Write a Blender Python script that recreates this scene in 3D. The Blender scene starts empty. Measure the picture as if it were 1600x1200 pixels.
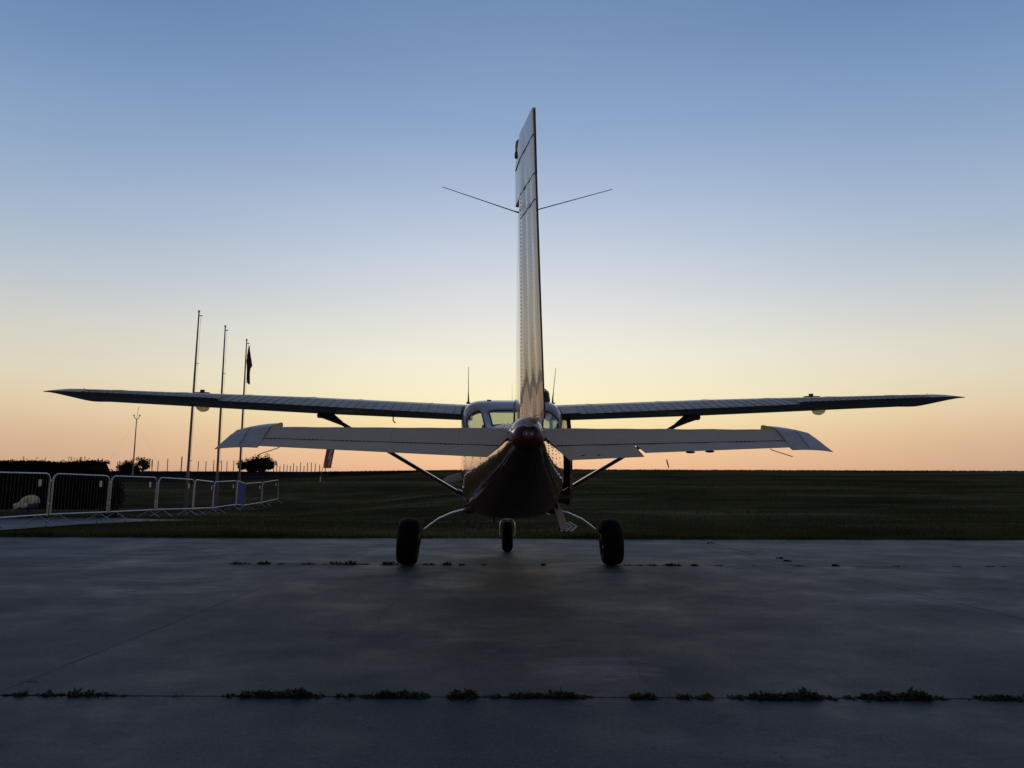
import bpy, bmesh, math, random
import numpy as np
from mathutils import Vector, Matrix, noise
R = math.radians
random.seed(7); np.random.seed(7)
sc = bpy.context.scene
C = sc.collection

# ------------------------------------------------------------------ camera
CAM_H, PITCH, ROLL, FPX = 1.036, R(7.43), R(0.2), 1150.0
cd = bpy.data.cameras.new('camera'); cam = bpy.data.objects.new('camera', cd); C.objects.link(cam)
cd.sensor_width = 36.0; cd.lens = 36.0*FPX/1600; cd.clip_start = 0.05; cd.clip_end = 4000
cam.matrix_world = Matrix.Translation((0, 0, CAM_H)) @ Matrix.Rotation(R(90)+PITCH, 4, 'X') @ Matrix.Rotation(ROLL, 4, 'Z')
sc.camera = cam

# ------------------------------------------------------------------ dusk sky
def lin(c):
    return tuple((v/12.92 if v <= .04045 else ((v+.055)/1.055)**2.4) for v in [k/255 for k in c]) + (1,)
w = bpy.data.worlds.new('World'); sc.world = w; w.use_nodes = True
nt = w.node_tree; N = nt.nodes; L = nt.links
for n in list(N): N.remove(n)
def wn(t, **kw):
    n = N.new(t)
    for k, v in kw.items(): setattr(n, k, v)
    return n
tc = wn('ShaderNodeTexCoord'); sep = wn('ShaderNodeSeparateXYZ'); L.new(tc.outputs['Generated'], sep.inputs[0])
asin = wn('ShaderNodeMath', operation='ARCSINE'); L.new(sep.outputs['Z'], asin.inputs[0])
el = wn('ShaderNodeMapRange'); el.inputs['From Min'].default_value = 0; el.inputs['From Max'].default_value = R(90)
L.new(asin.outputs[0], el.inputs['Value'])          # elevation 0..90 deg -> 0..1
def ramp(stops):
    r = wn('ShaderNodeValToRGB'); cr = r.color_ramp; cr.interpolation = 'EASE'
    cr.interpolation = 'LINEAR'
    while len(cr.elements) > 1: cr.elements.remove(cr.elements[-1])
    cr.elements[0].position = stops[0][0]/90; cr.elements[0].color = lin(stops[0][1])
    for d, c in stops[1:]:
        e = cr.elements.new(d/90); e.color = lin(c)
    L.new(el.outputs[0], r.inputs[0]); return r
SKY_SUN = [(0, (229, 173, 142)), (1.0, (243, 191, 150)), (2.4, (250, 205, 156)), (4.4, (252, 230, 176)), (6.4, (252, 241, 200)),
           (9.4, (244, 239, 220)), (13.4, (224, 226, 224)), (17.3, (200, 209, 224)), (22, (172, 189, 214)), (26.6, (142, 168, 203)),
           (31, (127, 153, 190)), (35, (113, 142, 181)), (50, (74, 98, 140)), (90, (50, 68, 104))]
SKY_SIDE = [(0, (187, 151, 132)), (1.0, (203, 167, 138)), (3, (215, 182, 150)), (5, (225, 202, 168)), (7.2, (222, 212, 190)),
            (10, (212, 210, 200)), (13.4, (188, 198, 206)), (17.3, (165, 184, 205)), (22, (143, 167, 199)), (27, (121, 150, 188)),
            (32, (100, 132, 175)), (50, (68, 92, 134)), (90, (50, 68, 104))]
SKY_BACK = [(0, (112, 98, 98)), (5, (142, 118, 112)), (12, (150, 128, 122)), (20, (128, 120, 124)), (32, (98, 106, 126)), (50, (66, 82, 112)), (90, (50, 68, 104))]
r1, r2, r3 = ramp(SKY_SUN), ramp(SKY_SIDE), ramp(SKY_BACK)
xy = wn('ShaderNodeVectorMath', operation='MULTIPLY'); xy.inputs[1].default_value = (1, 1, 0); L.new(tc.outputs['Generated'], xy.inputs[0])
nm = wn('ShaderNodeVectorMath', operation='NORMALIZE'); L.new(xy.outputs[0], nm.inputs[0])
dt = wn('ShaderNodeVectorMath', operation='DOT_PRODUCT'); dt.inputs[1].default_value = (math.sin(R(1.5)), math.cos(R(1.5)), 0); L.new(nm.outputs[0], dt.inputs[0])
ac = wn('ShaderNodeMath', operation='ARCCOSINE'); L.new(dt.outputs['Value'], ac.inputs[0])
m1 = wn('ShaderNodeMapRange', interpolation_type='SMOOTHSTEP'); m1.inputs['From Min'].default_value = R(0); m1.inputs['From Max'].default_value = R(40); L.new(ac.outputs[0], m1.inputs['Value'])
m2 = wn('ShaderNodeMapRange', interpolation_type='SMOOTHSTEP'); m2.inputs['From Min'].default_value = R(38); m2.inputs['From Max'].default_value = R(130); L.new(ac.outputs[0], m2.inputs['Value'])
x1 = wn('ShaderNodeMix', data_type='RGBA'); L.new(m1.outputs[0], x1.inputs[0]); L.new(r1.outputs[0], x1.inputs[6]); L.new(r2.outputs[0], x1.inputs[7])
x2 = wn('ShaderNodeMix', data_type='RGBA'); L.new(m2.outputs[0], x2.inputs[0]); L.new(x1.outputs[2], x2.inputs[6]); L.new(r3.outputs[0], x2.inputs[7])
# thin uneven layers of dusk haze
hm = wn('ShaderNodeMapping'); hm.inputs['Scale'].default_value = (1.3, 1.3, 9); L.new(tc.outputs['Generated'], hm.inputs[0])
hn = wn('ShaderNodeTexNoise'); hn.inputs['Scale'].default_value = 2.2; hn.inputs['Detail'].default_value = 5; hn.inputs['Roughness'].default_value = .55; L.new(hm.outputs[0], hn.inputs['Vector'])
hr = wn('ShaderNodeMapRange'); hr.inputs['From Min'].default_value = .3; hr.inputs['From Max'].default_value = .7; hr.inputs['To Min'].default_value = .985; hr.inputs['To Max'].default_value = 1.015; L.new(hn.outputs['Fac'], hr.inputs['Value'])
xh = wn('ShaderNodeVectorMath', operation='SCALE'); L.new(x2.outputs[2], xh.inputs[0]); L.new(hr.outputs[0], xh.inputs['Scale'])
# the air glow below the horizon is simply dark land
bel = wn('ShaderNodeMath', operation='LESS_THAN'); L.new(sep.outputs['Z'], bel.inputs[0]); bel.inputs[1].default_value = -0.004
x3 = wn('ShaderNodeMix', data_type='RGBA'); L.new(bel.outputs[0], x3.inputs[0]); L.new(xh.outputs[0], x3.inputs[6]); x3.inputs[7].default_value = (.008, .009, .007, 1)
bg = wn('ShaderNodeBackground'); bg.inputs['Strength'].default_value = 1.0; L.new(x3.outputs[2], bg.inputs['Color'])
wo = wn('ShaderNodeOutputWorld'); L.new(bg.outputs[0], wo.inputs['Surface'])

# last glow of the sun, just at the horizon ahead of the aeroplane
ld = bpy.data.lights.new('sun', 'SUN'); ld.energy = 0.03; ld.angle = R(10); ld.color = (1, .62, .38)
sun = bpy.data.objects.new('sun', ld); C.objects.link(sun)
sun.rotation_euler = Vector((math.sin(R(1.5)), math.cos(R(1.5)), math.sin(R(1.5)))).to_track_quat('Z', 'Y').to_euler()

vs = sc.view_settings; vs.view_transform = 'Standard'; vs.look = 'None'; vs.exposure = 0; vs.gamma = 1; vs.use_curve_mapping = False
sc.render.engine = 'CYCLES'; sc.cycles.use_denoising = True; sc.cycles.max_bounces = 8; sc.cycles.transparent_max_bounces = 16
try: sc.cycles.denoiser = 'OPENIMAGEDENOISE'
except Exception: pass

# ------------------------------------------------------------------ materials
def mat(name, col, rough=.5, metal=0, spec=.5, coat=0, bump=None, noise_col=None, coat_rough=.05):
    m = bpy.data.materials.new(name); m.use_nodes = True
    t = m.node_tree; b = t.nodes['Principled BSDF']
    b.inputs['Base Color'].default_value = (*col, 1); b.inputs['Roughness'].default_value = rough
    b.inputs['Metallic'].default_value = metal; b.inputs['Specular IOR Level'].default_value = spec
    b.inputs['Coat Weight'].default_value = coat; b.inputs['Coat Roughness'].default_value = coat_rough
    if noise_col:
        scale, c2, lo, hi = noise_col
        c = t.nodes.new('ShaderNodeTexCoord'); n = t.nodes.new('ShaderNodeTexNoise'); n.inputs['Scale'].default_value = scale; n.inputs['Detail'].default_value = 6
        t.links.new(c.outputs['Object'], n.inputs['Vector'])
        rr = t.nodes.new('ShaderNodeValToRGB'); rr.color_ramp.elements[0].position = lo; rr.color_ramp.elements[1].position = hi
        rr.color_ramp.elements[0].color = (*col, 1); rr.color_ramp.elements[1].color = (*c2, 1)
        t.links.new(n.outputs['Fac'], rr.inputs[0]); t.links.new(rr.outputs[0], b.inputs['Base Color'])
    if bump:
        scale, dist, stretch = bump
        c = t.nodes.new('ShaderNodeTexCoord'); mp = t.nodes.new('ShaderNodeMapping'); mp.inputs['Scale'].default_value = stretch
        n = t.nodes.new('ShaderNodeTexNoise'); n.inputs['Scale'].default_value = scale; n.inputs['Detail'].default_value = 3
        t.links.new(c.outputs['Object'], mp.inputs[0]); t.links.new(mp.outputs[0], n.inputs['Vector'])
        bp = t.nodes.new('ShaderNodeBump'); bp.inputs['Distance'].default_value = dist; bp.inputs['Strength'].default_value = 1
        t.links.new(n.outputs['Fac'], bp.inputs['Height']); t.links.new(bp.outputs[0], b.inputs['Normal'])
        if coat: t.links.new(bp.outputs[0], b.inputs['Coat Normal'])
    return m
M = {}
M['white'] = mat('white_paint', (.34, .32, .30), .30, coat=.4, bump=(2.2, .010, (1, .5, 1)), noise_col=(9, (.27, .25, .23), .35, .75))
M['wing'] = mat('weathered_wing_paint', (.44, .39, .33), .5, spec=.25, noise_col=(6, (.32, .28, .23), .35, .7), bump=(7, .003, (1, 1, 1)))
M['wingtop'] = mat('wing_skin_paint', (.46, .43, .39), .36, noise_col=(6, (.34, .32, .29), .35, .7), bump=(5, .004, (1, 1, 1)))
M['tip'] = mat('tip_paint', (.46, .43, .38), .45, noise_col=(12, (.36, .34, .30), .35, .75), bump=(4, .005, (1, 1, 1)))
M['chev'] = mat('white_tread_strip', (.85, .82, .75), .25, spec=1)
M['silver'] = mat('silver_paint', (.85, .85, .83), .3)
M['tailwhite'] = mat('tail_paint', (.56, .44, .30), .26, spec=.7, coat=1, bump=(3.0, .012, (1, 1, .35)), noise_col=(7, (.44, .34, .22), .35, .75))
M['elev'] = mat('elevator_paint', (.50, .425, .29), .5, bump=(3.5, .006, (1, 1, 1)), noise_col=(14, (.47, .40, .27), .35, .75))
M['maroon'] = mat('maroon_paint', (.13, .026, .009), .18, spec=.6, coat=1, bump=(2.4, .012, (1, .35, 1)), noise_col=(5, (.10, .018, .007), .35, .75))
M['belly'] = mat('shaded_oily_belly_paint', (.055, .008, .005), .45, spec=.14, noise_col=(6, (.035, .007, .004), .35, .7))  # dull oily maroon, darkened to carry the underside's shade in its colour
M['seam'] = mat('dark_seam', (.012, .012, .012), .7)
M['rivet'] = mat('rivet_metal', (.09, .085, .08), .5)
M['black'] = mat('black_plastic', (.012, .012, .013), .45)
M['rubber'] = mat('rubber', (.005, .005, .0055), .75, spec=.15, bump=(60, .002, (1, 1, 1)))
M['steel'] = mat('leg_metal', (.55, .55, .56), .28, metal=.8)
M['alu'] = mat('aluminium', (.62, .62, .64), .3, metal=1)
M['galv'] = mat('galvanised_steel', (.38, .42, .48), .42, metal=.9, noise_col=(30, (.28, .31, .36), .35, .7))
M['bars'] = mat('dull_bar_steel', (.05, .055, .065), .6, metal=.3)
M['yellowrib'] = mat('primer_yellow', (.42, .34, .06), .6)
M['redlens'] = mat('red_lens', (.45, .03, .01), .2, coat=1)
M['interior'] = mat('cabin_interior', (.05, .05, .05), .8)
M['antenna'] = mat('antenna_black', (.02, .018, .018), .5)
M['flag'] = mat('flag_cloth', (.05, .02, .03), .8)
M['banner'] = mat('banner_cloth', (.42, .15, .09), .8, noise_col=None)
M['bannerwhite'] = mat('banner_print', (.75, .62, .60), .8)
M['bluesheet'] = mat('blue_tarp', (.03, .07, .19), .9, spec=.05)
M['plate'] = mat('white_plate', (.50, .48, .40), .5)
M['shirt'] = mat('shirt_cloth', (.62, .60, .38), .8)
M['jeans'] = mat('denim', (.045, .08, .22), .85)
M['skin'] = mat('skin', (.35, .2, .14), .6)
M['hair'] = mat('hair', (.015, .011, .008), .7)
M['bark'] = mat('bark', (.05, .038, .028), .9, bump=(12, .02, (1, 1, .3)))
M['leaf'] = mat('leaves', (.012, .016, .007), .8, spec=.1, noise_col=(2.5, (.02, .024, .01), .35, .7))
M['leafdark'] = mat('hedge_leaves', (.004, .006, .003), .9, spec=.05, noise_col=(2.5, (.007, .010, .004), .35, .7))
M['weed'] = mat('weed_leaves', (.016, .026, .006), .75, spec=.15, noise_col=(25, (.045, .060, .015), .4, .75))
M['wood'] = mat('weathered_post', (.10, .08, .06), .85)
M['pole'] = mat('flagpole_metal', (.16, .15, .15), .45, metal=.3)
M['sleeve'] = mat('pole_sleeve', (.13, .14, .16), .7, spec=.2)
M['redpaint'] = mat('red_paint', (.45, .08, .04), .5)
M['soil'] = mat('soil', (.012, .011, .009), .95)

def glass(name, tint, fres=.12):
    m = bpy.data.materials.new(name); m.use_nodes = True; t = m.node_tree
    t.nodes.remove(t.nodes['Principled BSDF']); o = t.nodes['Material Output']
    tr = t.nodes.new('ShaderNodeBsdfTransparent'); tr.inputs[0].default_value = (*tint, 1)
    gl = t.nodes.new('ShaderNodeBsdfGlossy'); gl.inputs['Roughness'].default_value = .04
    fr = t.nodes.new('ShaderNodeLayerWeight'); fr.inputs[0].default_value = .5
    pw = t.nodes.new('ShaderNodeMath'); pw.operation = 'POWER'; pw.inputs[1].default_value = 4; t.links.new(fr.outputs['Facing'], pw.inputs[0])
    ad = t.nodes.new('ShaderNodeMath'); ad.operation = 'MULTIPLY_ADD'; ad.inputs[1].default_value = .9; ad.inputs[2].default_value = .06; t.links.new(pw.outputs[0], ad.inputs[0])
    mx = t.nodes.new('ShaderNodeMixShader'); t.links.new(ad.outputs[0], mx.inputs[0]); t.links.new(tr.outputs[0], mx.inputs[1]); t.links.new(gl.outputs[0], mx.inputs[2])
    t.links.new(mx.outputs[0], o.inputs['Surface']); return m
M['glass'] = glass('perspex', (.70, .76, .62))
m = bpy.data.materials.new('milky_lens'); m.use_nodes = True; t = m.node_tree; t.nodes.remove(t.nodes['Principled BSDF'])
d1 = t.nodes.new('ShaderNodeBsdfTranslucent'); d1.inputs[0].default_value = (.85, .82, .72, 1); d2 = t.nodes.new('ShaderNodeBsdfTransparent'); d2.inputs[0].default_value = (.8, .78, .7, 1)
mx = t.nodes.new('ShaderNodeMixShader'); mx.inputs[0].default_value = .45; t.links.new(d1.outputs[0], mx.inputs[1]); t.links.new(d2.outputs[0], mx.inputs[2]); t.links.new(mx.outputs[0], t.nodes['Material Output'].inputs[0]); M['lens'] = m

# concrete: stained, patchy gloss
def concrete(name, base, dark, light):
    m = bpy.data.materials.new(name); m.use_nodes = True; t = m.node_tree; b = t.nodes['Principled BSDF']; n = t.nodes; l = t.links
    g = n.new('ShaderNodeNewGeometry')
    def nz(scale, det=8, rough=.6, stretch=(1, 1, 1), dist=0):
        mp = n.new('ShaderNodeMapping'); mp.inputs['Scale'].default_value = stretch; l.new(g.outputs['Position'], mp.inputs[0])
        k = n.new('ShaderNodeTexNoise'); k.inputs['Scale'].default_value = scale; k.inputs['Detail'].default_value = det; k.inputs['Roughness'].default_value = rough
        k.inputs['Distortion'].default_value = dist
        l.new(mp.outputs[0], k.inputs['Vector']); return k.outputs['Fac']
    def rmp(inp, a, b2, c1=(0, 0, 0), c2=(1, 1, 1)):
        r = n.new('ShaderNodeValToRGB'); r.color_ramp.elements[0].position = a; r.color_ramp.elements[1].position = b2
        r.color_ramp.elements[0].color = (*c1, 1); r.color_ramp.elements[1].color = (*c2, 1); l.new(inp, r.inputs[0]); return r.outputs[0]
    def mix(f, a, b2):
        x = n.new('ShaderNodeMix'); x.data_type = 'RGBA'
        for s, v in ((0, f), (6, a), (7, b2)):
            if isinstance(v, tuple): x.inputs[s].default_value = (*v, 1)
            elif isinstance(v, (int, float)): x.inputs[s].default_value = v
            else: l.new(v, x.inputs[s])
        return x.outputs[2]
    c0 = rmp(nz(.45, 10), .3, .7, dark, base)
    patch = rmp(nz(.34, 4, .55), .50, .62)
    w1 = rmp(nz(1.9, 14, .72, (.5, 1, 1), .35), .49, .63)
    worn = mix(patch, (0, 0, 0), w1)
    c1 = mix(worn, c0, light)
    speck = rmp(nz(60, 3, .7), .55, .66)
    c2 = mix(speck, c1, tuple(v*1.9 for v in base))
    pit = rmp(nz(24, 4, .7), .64, .68)
    c3 = mix(pit, c2, tuple(v*.35 for v in dark))
    l.new(c3, b.inputs['Base Color'])
    ro = rmp(nz(.9, 10, .7), .35, .7, (.80, .80, .80), (.52, .52, .52)); l.new(ro, b.inputs['Roughness'])
    b.inputs['Specular IOR Level'].default_value = .30
    bp = n.new('ShaderNodeBump'); bp.inputs['Distance'].default_value = .0035; bp.inputs['Strength'].default_value = .9
    l.new(nz(28, 8, .75), bp.inputs['Height'])
    bp2 = n.new('ShaderNodeBump'); bp2.inputs['Distance'].default_value = .003; l.new(nz(1.6, 5, .5), bp2.inputs['Height']); l.new(bp.outputs[0], bp2.inputs['Normal'])
    l.new(bp2.outputs[0], b.inputs['Normal'])
    return m
M['concrete'] = concrete('concrete', (.040, .056, .066), (.033, .047, .056), (.20, .195, .195))
M['asphalt'] = concrete('pale_asphalt', (.075, .08, .09), (.06, .065, .07), (.10, .10, .10))

def grassmat(name, a, b_, c_, scale=.12):
    m = bpy.data.materials.new(name); m.use_nodes = True; t = m.node_tree; b = t.nodes['Principled BSDF']; n = t.nodes; l = t.links
    g = n.new('ShaderNodeNewGeometry')
    mp = n.new('ShaderNodeMapping'); mp.inputs['Scale'].default_value = (.45, 1, 1); l.new(g.outputs['Position'], mp.inputs[0])
    k = n.new('ShaderNodeTexNoise'); k.inputs['Scale'].default_value = scale; k.inputs['Detail'].default_value = 9; k.inputs['Roughness'].default_value = .72; l.new(mp.outputs[0], k.inputs['Vector'])
    r = n.new('ShaderNodeValToRGB'); r.color_ramp.elements[0].position = .38; r.color_ramp.elements[1].position = .62
    r.color_ramp.elements[0].color = (*a, 1); r.color_ramp.elements[1].color = (*c_, 1); e = r.color_ramp.elements.new(.5); e.color = (*b_, 1)
    l.new(k.outputs['Fac'], r.inputs[0]); l.new(r.outputs[0], b.inputs['Base Color'])
    b.inputs['Roughness'].default_value = .9; b.inputs['Specular IOR Level'].default_value = 0
    k2 = n.new('ShaderNodeTexNoise'); k2.inputs['Scale'].default_value = 9; k2.inputs['Detail'].default_value = 6; l.new(g.outputs['Position'], k2.inputs['Vector'])
    bp = n.new('ShaderNodeBump'); bp.inputs['Distance'].default_value = .12; l.new(k2.outputs['Fac'], bp.inputs['Height']); l.new(bp.outputs[0], b.inputs['Normal'])
    return m
M['field'] = grassmat('field_grass', (.028, .028, .013), (.064, .062, .026), (.15, .13, .065))
M['blade'] = grassmat('grass_blade', (.040, .052, .018), (.080, .088, .028), (.16, .15, .07), .45)
M['plough'] = grassmat('ploughed_soil', (.014, .013, .012), (.019, .018, .016), (.026, .024, .021))

# ------------------------------------------------------------------ helpers
def tag(o, label=None, cat=None, group=None, kind=None):
    if label: o['label'] = label
    if cat: o['category'] = cat
    if group: o['group'] = group
    if kind: o['kind'] = kind
    return o
def empty(name, loc=(0, 0, 0), rz=0, **kw):
    o = bpy.data.objects.new(name, None); C.objects.link(o); o.location = loc; o.rotation_euler = (0, 0, rz); return tag(o, **kw)
class MB:
    def __init__(s): s.v = []; s.f = []; s.mi = []
    def add(s, vs_, fs, mi=0):
        b = len(s.v); s.v += [tuple(v) for v in vs_]; s.f += [tuple(b+i for i in f) for f in fs]; s.mi += [mi]*len(fs); return s
    def box(s, c, d, rz=0, mi=0, ry=0):
        m = Matrix.Translation(c) @ Matrix.Rotation(rz, 4, 'Z') @ Matrix.Rotation(ry, 4, 'Y')
        vs_ = [m @ Vector((x*d[0]/2, y*d[1]/2, z*d[2]/2)) for x in (-1, 1) for y in (-1, 1) for z in (-1, 1)]
        return s.add(vs_, [(0, 1, 3, 2), (4, 6, 7, 5), (0, 4, 5, 1), (2, 3, 7, 6), (0, 2, 6, 4), (1, 5, 7, 3)], mi)
    def tube(s, pts, r, n=8, caps=True, flat=1.0, up=None, mi=0):
        pts = [Vector(p) for p in pts]; k = len(pts); rs = r if isinstance(r, (list, tuple)) else [r]*k
        vs_ = []; prev = None
        for i, p in enumerate(pts):
            d = (pts[min(i+1, k-1)]-pts[max(i-1, 0)]).normalized()
            if up is not None: a = Vector(up)
            elif prev is not None: a = prev
            else: a = Vector((0, 0, 1)) if abs(d.z) < .9 else Vector((0, 1, 0))
            a = (a-d*a.dot(d)).normalized(); b = d.cross(a); prev = a
            for j in range(n):
                t = 2*math.pi*j/n; vs_.append(p+a*math.cos(t)*rs[i]*flat+b*math.sin(t)*rs[i])
        fs = [(i*n+j, i*n+(j+1) % n, (i+1)*n+(j+1) % n, (i+1)*n+j) for i in range(k-1) for j in range(n)]
        if caps: fs += [tuple(reversed(range(n))), tuple(range((k-1)*n, k*n))]
        return s.add(vs_, fs, mi)
    def loft(s, rings, caps=True, mi=0, closed=True):
        n = len(rings[0]); k = len(rings); vs_ = [v for r in rings for v in r]; m = n if closed else n-1
        fs = [(i*n+j, i*n+(j+1) % n, (i+1)*n+(j+1) % n, (i+1)*n+j) for i in range(k-1) for j in range(m)]
        if caps: fs += [tuple(reversed(range(n))), tuple(range((k-1)*n, k*n))]
        return s.add(vs_, fs, mi)
    def lathe(s, prof, axis='X', center=(0, 0, 0), n=24, mi=0):   # prof: (along, radius)
        rings = []
        for a, r in prof:
            ring = []
            for j in range(n):
                t = 2*math.pi*j/n; q = {'X': (a, r*math.cos(t), r*math.sin(t)), 'Y': (r*math.cos(t), a, r*math.sin(t)), 'Z': (r*math.cos(t), r*math.sin(t), a)}[axis]
                ring.append(Vector(q)+Vector(center))
            rings.append(ring)
        return s.loft(rings, True, mi)
    def build(s, name, m, parent=None, smooth=None, bevel=None, fix=True, **kw):
        me = bpy.data.meshes.new(name); me.from_pydata([tuple(v) for v in s.v], [], s.f)
        ms = m if isinstance(m, (list, tuple)) else [m]
        for q in ms: me.materials.append(q)
        if len(ms) > 1: me.polygons.foreach_set('material_index', s.mi)
        if fix:
            bm = bmesh.new(); bm.from_mesh(me); bmesh.ops.recalc_face_normals(bm, faces=bm.faces); bm.to_mesh(me); bm.free()
        if smooth is not None:
            me.shade_smooth()
            me.set_sharp_from_angle(angle=R(smooth))
        me.update()
        o = bpy.data.objects.new(name, me); C.objects.link(o)
        if parent: o.parent = parent
        if bevel:
            b = o.modifiers.new('bevel', 'BEVEL'); b.width = bevel; b.segments = 2; b.limit_method = 'ANGLE'
        return tag(o, **kw)
def inst(o, parent, loc=None, name=None):
    c = o.copy(); c.name = name or o.name.split('.')[0]; C.objects.link(c); c.parent = parent
    if loc is not None: c.location = loc
    return c
def lerp(a, b, t): return a+(b-a)*t
def interp(tab, x):
    if x <= tab[0][0]: return tab[0][1:]
    for a, b in zip(tab, tab[1:]):
        if x <= b[0]:
            t = (x-a[0])/(b[0]-a[0]); return tuple(lerp(p, q, t) for p, q in zip(a[1:], b[1:]))
    return tab[-1][1:]
# place in the world seen along a pixel of the 1600x1200 photograph at distance Y (metres ahead)
def at(px, py, Y):
    d = cam.matrix_world.to_3x3() @ Vector(((px-800)/FPX, -(py-600)/FPX, -1))
    return Vector((0, 0, CAM_H))+d*(Y/d.y)

# ------------------------------------------------------------------ terrain
def ground_z(x, y):
    crest = lerp(2.55, 3.22, min(1, max(0, (x+40)/40)))
    if y < 22: z = 0
    elif y < 150:
        t = (y-22)/128; z = crest*(t*1.04-.04*t*t*t) if t > 0 else 0
    elif y < 330: z = crest*(1-((y-150)/180)**2*.8)
    else: z = crest*.2
    lf = min(1, max(0, (-x-3)/6))
    z -= lf*(.80*math.exp(-((y-35)/10.5)**2))*min(1, max(0, (y-14)/8))
    if 13.5 < y < 150: z += .03*noise.noise(Vector((x*.12, y*.12, 3)))*min(1, (y-13.5)/5)
    return z-.035
def grid_sheet(xs, ys, zf):
    b = MB(); nx, ny = len(xs), len(ys)
    b.add([(x, y, zf(x, y)) for y in ys for x in xs], [(j*nx+i, j*nx+i+1, (j+1)*nx+i+1, (j+1)*nx+i) for j in range(ny-1) for i in range(nx-1)]); return b
xs = sorted(set([-2500, -1200, -600, -350, -220]+list(range(-160, -40, 8))+[x*1.0 for x in range(-40, 41, 2)]+list(range(44, 161, 8))+[220, 350, 600, 1200, 2500]))
ys = [-2500, -600, -150, -40, 0, 8, 12]+[13.4+i*.8 for i in range(60)]+[62+i*3 for i in range(30)]+[153, 156, 160, 170, 180, 200, 230, 260, 300, 400, 700, 1200, 2500]
grid_sheet(xs, ys, ground_z).build('grass_field', M['field'], smooth=60, kind='structure')
# ploughed strip on the slope at the left
b = MB(); yl = [60+i*3 for i in range(31)]; cols = 26; vv = []
for y in yl:
    xb = interp([(60, -27.5), (66, -22.5), (84, -17.5), (110, -15), (150, -12)], y)[0]
    for i in range(cols):
        x = lerp(-170, xb, (i/(cols-1))**.7); vv.append((x, y, ground_z(x, y)+.03))
b.add(vv, [(j*cols+i, j*cols+i+1, (j+1)*cols+i+1, (j+1)*cols+i) for j in range(len(yl)-1) for i in range(cols-1)])
b.build('ploughed_field', M['plough'], smooth=60, kind='structure')
# side road behind the barriers
b = MB(); lo = [(-60, 14.2), (-30, 14.8), (-14, 15.0), (-10.5, 15.4), (-10.15, 18), (-9.1, 21.6)]; hi = [(-60, 33), (-30, 28), (-18.5, 25.6), (-13.5, 24.6), (-11.6, 23.4), (-9.0, 22.3)]
n_ = 40; vv = []
def along(p, t):
    k = t*(len(p)-1); i = min(int(k), len(p)-2); return tuple(lerp(p[i][q], p[i+1][q], k-i) for q in (0, 1))
for i in range(n_+1):
    a = along(lo, i/n_); c = along(hi, i/n_)
    for j in range(9):
        x, y = lerp(a[0], c[0], j/8), lerp(a[1], c[1], j/8); x += .12*noise.noise(Vector((x*2, y*2, 0))); y += .12*noise.noise(Vector((x*2, y*2, 9)))
        vv.append((x, y, ground_z(x, y)+.02))
b.add(vv, [(i*9+j, (i+1)*9+j, (i+1)*9+j+1, i*9+j+1) for i in range(n_) for j in range(8)])
b.build('side_road', M['asphalt'], smooth=60, kind='structure')

# ------------------------------------------------------------------ apron of concrete slabs
MB().add([(-70, -30, -.03), (70, -30, -.03), (70, 13.42, -.03), (-70, 13.42, -.03)], [(0, 1, 2, 3)]).build('apron', M['soil'], kind='structure')
apron = bpy.data.objects['apron']
rows = [(-14, -7.4, 0), (-7.4, -1.85, 0), (-1.85, 3.70, 0), (3.70, 9.25, 1), (9.25, 13.40, 2)]
jl = {0: [-3.3, 3.6], 1: [(-2.5, -2.36), (4.03, 3.62)], 2: [(-2.33, -2.2), (3.47, 3.34)]}
gap = .007
def rough_edge(a, b_, n=40, amp=.003):
    out = []
    for i in range(n):
        t = i/n; x, y = lerp(a[0], b_[0], t), lerp(a[1], b_[1], t); k = amp*noise.noise(Vector((x*9, y*9, 1)))+amp*.7*noise.noise(Vector((x*31, y*31, 2)))
        d = Vector((b_[1]-a[1], a[0]-b_[0])).normalized(); out.append((x+d.x*k, y+d.y*k))
    return out
for ya, yb, kind_ in rows:
    base = [j if isinstance(j, tuple) else (j, j) for j in jl[kind_]]
    js = [(base[0][0]-5.85*k, base[0][1]-5.85*k) for k in range(8, 0, -1)]+base+[(base[1][0]+5.85*k, base[1][1]+5.85*k) for k in range(1, 9)]
    for (a0, a1), (b0, b1) in zip(js, js[1:]):
        fa = max(abs(a0), abs(b0)) < 14
        g2 = gap*(1.4 if ya > 3 else 1)
        ga = .006 if (kind_ == 2 and a0 > 3) else .0008; gb = .006 if (kind_ == 2 and 3 < b0 < 4) else .0008
        cs = [(a0+ga, ya+g2), (b0-gb, ya+g2), (b1-gb, yb-g2), (a1+ga, yb-g2)]
        pts = []
        for i in range(4): pts += rough_edge(cs[i], cs[(i+1) % 4], 60 if fa and ya > -2 else 6)
        n = len(pts); dz = .002*random.uniform(-1, 1)
        cx = sum(p[0] for p in pts)/n; cy = sum(p[1] for p in pts)/n
        def inset(p, k): return (p[0]-(k if p[0] > cx else -k), p[1]-(k if p[1] > cy else -k))
        mb = MB(); top = [(*inset(p, .0015), dz) for p in pts]; mid = [(*p, dz-.006) for p in pts]; bot = [(*p, -.028) for p in pts]
        mb.add(top+mid+bot, [tuple(range(n))]+[(j+n, (j+1) % n+n, (j+1) % n, j) for j in range(n)]+[(j+2*n, (j+1) % n+2*n, (j+1) % n+n, j+n) for j in range(n)])
        mb.build('slab', M['concrete'], apron)
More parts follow.
